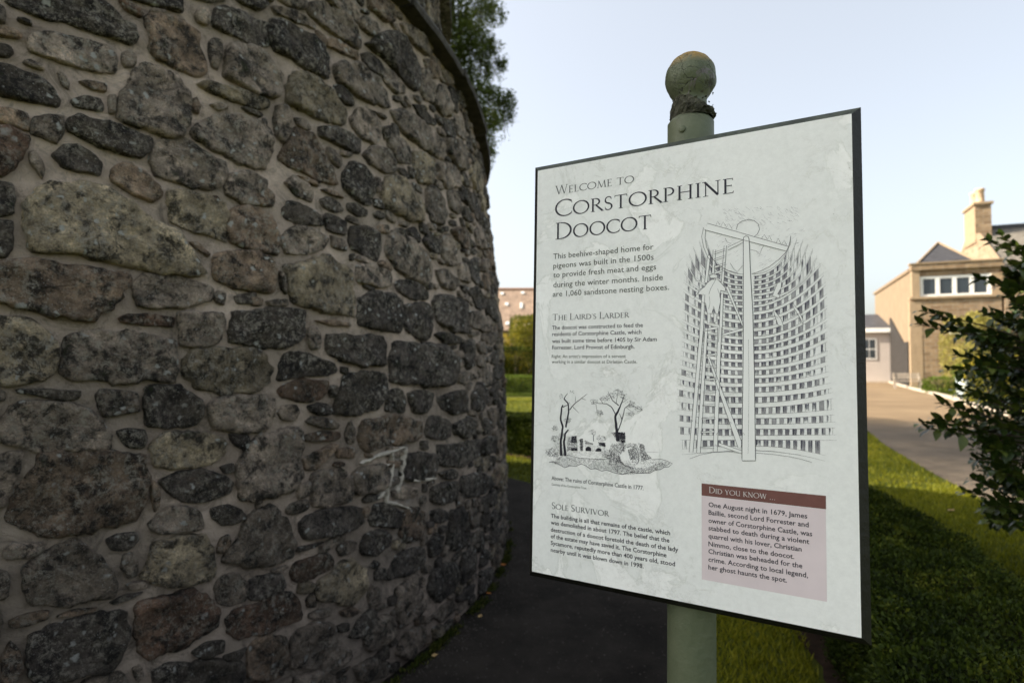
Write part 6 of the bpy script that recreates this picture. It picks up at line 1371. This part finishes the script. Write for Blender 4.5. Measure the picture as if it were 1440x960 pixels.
DRAW = """S 0.7 350.9,167.9 349.5,183 352,199.7 358.5,216.7 371.4,234.1 389.3,246.2 406.9,252.8
S 0.6 347,163.4 343.4,179.6 346.8,199.2 353.8,217.7 363.6,233.5
S 0.7 492.2,194.5 490.3,209.7 484.4,222.1 472.5,234 458.2,244.6 443.7,251.3 429.1,255.6
S 0.7 403.8,173.5 406.4,164.4 414,159.3 424,158.3 433.8,160.7 441,168.2 442.6,177.6 439.2,185.2 433.5,189.9
S 0.5 368.8,161.6 372,154.6 375.8,161.5
S 0.5 377.6,164.5 381.3,156.7 385.9,164.8
S 0.5 385.8,168.9 391.3,161.3 397,171.4
S 0.5 446.3,193.8 450.5,187.7 454.5,195.4
S 0.5 455,197.3 458.9,190.6 462.1,199.3
S 0.5 468.7,204.6 473,197.2 476.6,206.4
S 0.5 477.6,208.5 481.9,200.7 485.7,209.8
G 0.6 354.2,156.4 489.1,212.7 484.4,220 349.1,168
G 0.5 353.8,216.3 359,216.8 353.5,265.5 348.5,265.2
G 0.5 343.6,286.8 348.9,287.1 345,373.7 338.1,373.6
G 0.5 339.9,347.6 346.2,347.8 327.1,573 320.2,573.5
G 0.5 348.8,347.8 354,347.9 340.2,572.9 333.4,573.5
G 0.45 352.9,359.2 371.8,357.4 371.8,361.1 352.9,361.4
G 0.45 351.8,372.7 371.2,370.7 371.2,374.5 351.8,374.8
G 0.45 349.6,396.3 370.3,394.2 370.3,397.9 349.6,398.5
G 0.45 348.4,418.3 369.6,416 369.6,419.7 348.4,420.5
G 0.45 346.7,440.6 369,438 368.9,441.7 346.7,442.7
G 0.45 345.5,463.3 368.3,460.5 368.3,464.2 345.5,465.5
G 0.45 343.8,487.4 367.1,484.3 367.1,487.9 343.8,489.5
G 0.45 342.4,511.4 366.4,508 366.4,511.6 342.4,513.5
G 0.45 340.4,535.4 365.2,531.7 365.2,535.3 340.4,537.5
G 0.45 339.2,563.3 364,559.2 364,562.9 339.2,565.4
G 0.5 363.8,206.3 368.5,206.1 365.6,250 361.4,249.7
G 0.5 383,200.4 387.1,200.7 382,267.2 377.9,267
G 0.45 365.4,211 384.5,206.2 384.5,209.4 365.3,214.8
G 0.45 365.3,223.3 384.4,218.3 384.4,221.6 365.2,227.1
G 0.45 365.2,236.9 384.3,231.8 384.3,235.1 365.2,240.7
G 0.45 365.1,247.8 384.2,242.6 384.2,245.8 365.1,251.6
G 0.45 389.6,203.7 414.9,193.7 414.9,198 389.6,209.1
G 0.5 376.7,288.4 381.3,286 378.1,374 372.5,374
G 0.5 371.6,348.3 377.8,348.5 369.6,567.9 362.4,568.5
G 0.5 385.2,276 389.6,275.2 414,341.9 413.4,348.7
G 0.5 352.7,400.4 356.8,401.7 410.5,548.7 409.4,560.3 404.1,558.4
G 0.45 349.3,348.9 371.2,346.2 371.1,350.4 349.3,353.8
G 0.45 379.7,359.7 413.9,349.8 413.9,354.5 379.7,363.9
G 0.45 372.2,552.9 410.1,563.6 410.1,569.2 372.2,558.1
G 0.55 347.7,273.9 353.5,265.5 360.9,260.5 371.2,260.6 379.4,270.3 385.2,278.2 383.9,284 376.8,280.9 374.9,291 376.6,299.2 372.1,323.2 367.7,323 364.4,309.4 361,322.8 353.2,322 350.1,303.4 342.8,300.4 342.3,292.2 347.1,287 337,286.5 338.4,278.3
G 0.5 357,254.8 359.6,251.7 364.8,250.5 370.3,253 371.8,256.3 366.1,258.1 359.6,257.7
G 0.45 353.2,322 359.2,322.2 357.8,338.9 353.1,339.3
G 0.45 364.6,322.4 370.3,322.6 368.6,337.8 364,338.5
S 0.5 368.1,261 359.4,276.7 356,287.4
S 0.6 328.9,292.9 343.7,275.9
S 0.4 371.1,277.4 374.9,288.4
S 0.4 356.8,290.2 358,303.8 355.3,314.5
G 0.8 415.7,191.6 417,188 420.5,187 423.9,188.7 425.3,192.6 427.2,254.1 430.4,322.5 432.2,423.6 432.9,574.8 432.9,579.4 411.2,581.3 410.8,576.8 414.3,384.8
S 0.3 423,370.3 423.2,453.1 421,568.3
G 0.45 477.2,273 470.8,273.9 467.2,282.7 462.3,295.3 472.1,300.4 474.5,295.9 470.6,293.1 476.1,283.2
G 0.45 463,318 465.4,328.8 471,346.9 479.8,350.1 475.8,336.8 469,326.4
G 0.45 492.8,309 496.8,321 503.4,332.6 509.5,346.5 509,337.8 503.5,323.8
S 0.5 492.5,332.2 501.2,328.7 509.1,327.2
S 0.5 459.5,332.5 466.6,331.4 471.2,334.1
S 0.5 393.2,233.1 399.4,244.2 404.9,250 409.5,245 414,239.4
S 0.5 427.1,211.8 436.9,215.3 442.9,222.4 445.4,213.5 449.1,207.2
S 0.5 384.7,187 388.4,194.9 396,197.8 389.7,200.4
S 0.5 331.8,260.1 339.8,261.9 343,253.9 339.9,245.5
S 0.5 333.1,258.8 323.8,238.8
S 0.5 321,585.2 340.7,576.3 361.4,570.7 386.7,567.3 410.6,568.6
S 0.55 434.2,566.1 458.9,566.3 486.4,568.2 504.3,571 519.6,574.9
T 5,3 63.8,600.1 61.9,574 65.1,549.9 66.3,541.5
T 5,2 72.8,599.4 69.3,573.5 72.3,554.2 79.1,546.6
T 4,2.2 66.3,541.5 60.8,526.2 63.2,504.4 65.8,497.1
T 1.8,0.6 65.9,501.9 75.1,497.9 81.7,491.6
T 3.5,2 73,542.2 74.7,532.6 79.2,510.9 77.7,494.2 68.3,484.9
T 1.8,0.6 68.3,484.9 72.3,478.8 76.2,473.8
T 1.8,0.4 80.5,507.2 92.2,493.6 107.6,482.3 119.1,473.6
T 1,0.4 88.3,500.9 94.9,506.5 101.4,512.1
T 0.9,0.4 93.5,491.1 94.1,479.2
T 0.9,0.3 107.6,483 117.4,485.9
T 6,3.6 184.1,562.7 181.6,542.4 178.3,515.7
T 4.2,0.7 178.3,515.7 185.1,503.4 189.8,491.8 197.4,473.3
T 1.8,0.4 185.5,494.3 173.3,485.6 167.9,476.6 163,467.5
T 1.9,0.4 180.3,512.8 170.5,497.2 160.6,491.9 143.3,491.5 130.7,487.8
T 1.8,0.4 184,543.4 192.3,521.3 196.1,507.5 197.5,498.3 208.9,491 225.3,499.7
T 1.4,0.6 192.3,521.3 187,509.3
T 0.8,0.3 153.2,491.5 145.7,482 156.9,482.1
T 0.8,0.3 180.2,489.9 182.5,476.1 183.7,466.8
T 0.6,0.3 138.3,492.8 140.9,510.2 150.9,512
T 0.6,0.3 200.6,497 216,508.7
T 0.6,0.3 191,489.5 204.1,481
T 1.2,0.4 133.8,566.4 133.2,554.8 129.9,549.2
T 0.6,0.3 133.2,557.2 138.6,549.8
H 330,2.2,0.35 79.8,560.9 96.7,557.8 99.5,586.5 76.1,589.1 75.9,573
H 150,2.5,0.45 103.2,563.5 110.9,562.9 110.6,586.3 104.7,586.8
H 70,1.8,0.4 114.8,565.9 131.3,570.3 132.5,573.4 115.6,572.4
H 260,2,0.5 85.5,560.5 95.9,558.3 96.6,571.5 85.6,572.3
H 150,2,0.5 85.7,582.9 98.7,581.9 98.8,587.3 85.8,588.3
H 120,2,0.5 145.8,568.3 157.4,568.3 157.4,575.2 146.3,572.4
H 260,2,0.6 184,545.7 198.1,545.4 198.2,558.3 185.3,558.1
H 60,2,0.6 190.1,560.5 198.2,559.9 198.2,565.1 191.1,565.6
H 70,2,0.35 196.2,599 225.5,595.3 223.6,608.8 204.5,610.1
H 120,2,0.25 78.7,589.9 161.1,585 163.6,595.1 78.8,598.9
H 80,2,0.3 226.6,597.4 248.3,592.1 273,593.2 255.1,605.8 230.1,608.2
K 0 117,586.8 116.9,581.6 120.2,578.1 124.3,577.3 128.3,579.8 129.4,585.8
K 0 137.6,586 139.4,581.7 143.3,578.6 147.6,578.8 150.3,581.3 150.3,585
H 110,1.6,0.28 114.8,572.5 157.4,576.1 158.7,585.2 115.7,586.9
H 120,1.8,0.45 143.8,567.5 158.1,567.8 158.6,576 144.3,573.7
H 300,2,0.5 173.1,545.7 198.6,544.9 198.7,563.9 182.9,563.9 170.7,547.7
H 420,1.8,0.45 170.8,568.2 194.9,564.2 198.5,575.2 187.8,589.6 192.6,605 161.2,596.9
H 160,1.5,0.35 192.5,573.4 199.6,567.2 209.1,564.3 220.8,565.6 228.9,579.4 228.2,597.3 225,597.5 224.5,582 218.4,573.6 209.1,571 199.7,575.1 196.1,584.4
H 230,1.8,0.5 203.9,578.1 213.8,572.9 221.9,580 224.3,594.3 209.1,596.7 206.8,590.2
H 260,1.8,0.5 225.4,563.7 236,566 237.9,579.2 251.7,591.2 230.1,597.1 228.2,579.5
H 170,1.8,0.4 47.9,572.7 82.6,582 80.2,601.1 48.3,599.1
H 900,2.2,0.34 185.4,594.3 192.6,600.5 209.2,610.1 232.4,610.1 266.3,598.2 288.4,595.1 264.1,610.4 241.5,618.5 195.1,625.4 161.3,619.7 126.6,620.7 106.2,613.4 72.5,623.1 36.3,614.5 77.5,601.3 161.2,598.7
H 420,2,0.42 161.2,596.4 187.8,594.6 199.8,611 241.5,609.3 273,593.2 288.4,595.7 241.5,618.5 192.7,625.6 171.1,616
S 0.9 36.3,615.7 45.7,613.7 56.5,616.3 71.2,623.2 83,617.9 96,618.5 107.5,612.8 116.4,614.7 127.9,621.3 139.1,619.1 151.5,622.9 161.3,619.7 175.9,623.5 192.7,625.6 203.3,622.3
S 0.8 209.2,618.6 225.5,620.1 247.2,617.9 258.5,610.9 267.4,609.4 275.2,603.9 282.9,603.1 289.9,596.4 279.6,592.6 268.6,590.4 250.6,592.6
S 0.9 203.2,573.7 209.1,571 216.1,572 221.9,576.7 225,584.2 225.9,594.1 224.3,600.9
S 0.6 194.9,582.2 194.9,573.2 200.1,568.3
S 1.1 185.9,589.8 188.3,600.8 199.8,608.8 216.2,611.7
S 0.3 241.5,578.8 264.1,577.9
S 0.7 77.5,597.8 106.1,601.7 136.5,600.9 161.2,599.8
S 0.5 73.6,601.7 95.9,609.1"""
def rd(s_): return [tuple(float(q) for q in a.split(',')) for a in s_.split()]
random.seed(3)
wash = Ink(.00025); hat = Ink(.0003); line = Ink(.0004); pap = Ink(.0006); top_ = Ink(.0008)
bl = [tuple(rd(p_) for p_ in l.split('|')) for l in BANDS.strip().split('\n')]
def smp(P_, t):
    k = t * (len(P_) - 1); i = min(int(k), len(P_) - 2); f = k - i; return (P_[i][0] * (1 - f) + P_[i + 1][0] * f, P_[i][1] * (1 - f) + P_[i + 1][1] * f)
def atx(P_, x):
    for p_, q_ in zip(P_[:-1], P_[1:]):
        if min(p_[0], q_[0]) <= x <= max(p_[0], q_[0]) and p_[0] != q_[0]:
            f = (x - p_[0]) / (q_[0] - p_[0]); return (x, p_[1] * (1 - f) + q_[1] * f)
    e_ = P_[-1] if abs(x - P_[-1][0]) < abs(x - P_[0][0]) else P_[0]
    return (x, e_[1])
def wob(P_, a=.25): return [(x + random.uniform(-a, a), y + random.uniform(-a, a)) for x, y in P_]
def dense(P_, n=26): return [smp(P_, i / (n - 1)) for i in range(n)]
for bi, (A_, B_) in enumerate(bl):
    line.line(wob(dense(A_), .15), .6, .18); line.line(wob(dense(B_), .15), .85, .22)
    if bi + 2 < len(bl):
        N_ = bl[bi + 2][0]; Lr = abs(A_[-1][0] - A_[0][0]); nb = max(4, int(Lr / 11.))
        for k in range(nb):
            t0 = (k + .12 + random.uniform(-.04, .04)) / nb; t1 = (k + .66 + random.uniform(-.06, .06)) / nb
            if t1 > 1: continue
            a, b_ = smp(B_, t0), smp(B_, t1); c, d = atx(N_, b_[0]), atx(N_, a[0])
            ht = d[1] - a[1]
            if ht < 1 or ht > 22: continue
            fade = 1 if t1 < .8 else .45
            for q in range(int(10 * fade)):
                f = (q + random.random()) / 9; p_ = (a[0] + (b_[0] - a[0]) * f, a[1] + (b_[1] - a[1]) * f); r_ = (d[0] + (c[0] - d[0]) * f, d[1] + (c[1] - d[1]) * f)
                s0 = random.uniform(0, .15); s1 = random.uniform(.6, 1.); hat.line([(p_[0] + (r_[0] - p_[0]) * s0, p_[1] + (r_[1] - p_[1]) * s0), (p_[0] + (r_[0] - p_[0]) * s1 + random.uniform(-.3, .3), p_[1] + (r_[1] - p_[1]) * s1)], random.uniform(.35, .8), .2)
            if random.random() < .85 * fade: wash.quad([a, b_, c, d])
            if random.random() < .28 * fade: hat.quad([a, (a[0] * .6 + b_[0] * .4, a[1] * .6 + b_[1] * .4), (d[0] * .7 + c[0] * .3, d[1] - ht * random.uniform(.05, .4)), (d[0], d[1] - ht * .1)])
            line.line([a, d], .4); 
            if random.random() < .6: line.line([b_, c], .3)
            if random.random() < .16 and bi > 20: top_.line([(p[0], p[1]) for p in [(a[0] + 2, d[1] - .8), (a[0] + 1.5, d[1] - 3.), (a[0] + 3., d[1] - 4.6), (a[0] + 4.3, d[1] - 3.2), (a[0] + 4.2, d[1] - .8)]], .45)
def inside(p_, poly):
    r_ = False
    for i in range(len(poly)):
        x0_, y0_ = poly[i - 1]; x1_, y1_ = poly[i]
        if (y0_ > p_[1]) != (y1_ > p_[1]) and p_[0] < (x1_ - x0_) * (p_[1] - y0_) / (y1_ - y0_) + x0_: r_ = not r_
    return r_
dome = [(368, 147), (520, 190), (505, 215), (470, 250), (430, 262), (395, 255), (372, 225), (366, 180)]
ruin = Ink(.0004); ruinh = Ink(.0003); ruinp = Ink(.00035)
for l in DRAW.strip().split('\n'):
    k, w_, rest = l.split(' ', 2); P_ = rd(rest); u_ = sum(p_[0] for p_ in P_) / len(P_)
    if k == 'S': (top_ if u_ > 300 else ruin).line(wob(P_, .15) if u_ < 300 else P_, float(w_))
    elif k == 'G':
        pap.quad(P_); top_.line(P_, float(w_) + .12, closed=True)
    elif k == 'T': a, b_ = (float(q) for q in w_.split(',')); ruin.line(wob(dense(P_, 3 * len(P_)), .3), a * 1.1, b_ * 1.2)
    elif k == 'K': ruin.quad(P_)
    elif k == 'H':
        n_, ln, ww = (float(q) for q in w_.split(',')); xs_ = [p_[0] for p_ in P_]; ys_ = [p_[1] for p_ in P_]; c_ = 0; g_ = 0; n_ *= 1.8; ww *= 1.5
        while c_ < n_ and g_ < 20000:
            g_ += 1; p_ = (random.uniform(min(xs_), max(xs_)), random.uniform(min(ys_), max(ys_)))
            if not inside(p_, P_): continue
            c_ += 1; a = random.gauss(.6, .8); q_ = (p_[0] + math.cos(a) * ln * random.uniform(.3, .9), p_[1] + math.sin(a) * ln * random.uniform(.2, .7)); ruin.line([p_, ((p_[0] + q_[0]) / 2 + .2, (p_[1] + q_[1]) / 2 - .2), q_], ww * random.uniform(.6, 1.3), ww * .5)
# leaf scribbles round the engraved trees
for (cu_, cv_, r_, n_) in [(134, 489, 8, 45), (146, 510, 9, 45), (157, 482, 9, 50), (209, 491, 10, 55), (225, 499, 8, 45), (209, 509, 8, 40), (184, 469, 9, 50), (170, 476, 9, 50), (195, 476, 8, 40), (77, 528, 8, 60), (48, 546, 8, 45), (50, 567, 10, 80), (40, 595, 13, 130), (55, 602, 12, 110), (66, 560, 8, 40), (60, 480, 6, 14), (86, 470, 6, 14), (150, 560, 10, 60), (165, 590, 14, 120), (130, 548, 7, 30)]:
    for _ in range(n_):
        a = random.uniform(0, 6.28); q = random.random() ** .5 * r_; x_, y_ = cu_ + math.cos(a) * q, cv_ + math.sin(a) * q * .7; a2 = random.uniform(0, 3.14); ruinh.line([(x_, y_), (x_ + math.cos(a2) * 1.2 + .4, y_ - .6), (x_ + math.cos(a2) * 2., y_ + math.sin(a2) * 1.)], .55, .3)
P_ = dome
for _ in range(260):
    x_, y_ = random.uniform(366, 520), random.uniform(150, 262)
    if inside((x_, y_), dome) and (x_ < 404 or x_ > 436): hat.line([(x_, y_), (x_ + random.uniform(2, 7), y_ - random.uniform(.5, 4))], .22, .1)
for (x_, y_) in [(random.uniform(380, 500), random.uniform(136, 165)) for _ in range(90)]:
    hat.line([(x_, y_ + (x_ - 440) * .12), (x_ + random.uniform(3, 8), y_ + (x_ - 440) * .12 + random.uniform(2, 8))], .25, .1)
wash.build('drawing_wash', plain('wash_ink', (.33, .335, .345), .5, .3, .3, 90), face)['kind'] = 'stuff'; hat.build('drawing_shading', M_hatch, face); line.build('drawing_lines', M_ink, face)
def paper():
    m, n, b_ = nmat('bare_panel_print', .45, .3); N = NB(n); N.lk(N.mix(N.ramp(N.noise(2.2, 5, .6), [(.35, 0.), (.65, 1.)]), (.79, .815, .8), (.83, .85, .835)), b_.inputs['Base Color']); return m
pap.build('drawing_timbers', paper(), face); top_.build('drawing_outlines', M_ink, face)
ruin.build('engraving_lines', M_ink, face); ruinh.build('engraving_scribble', M_ink, face)
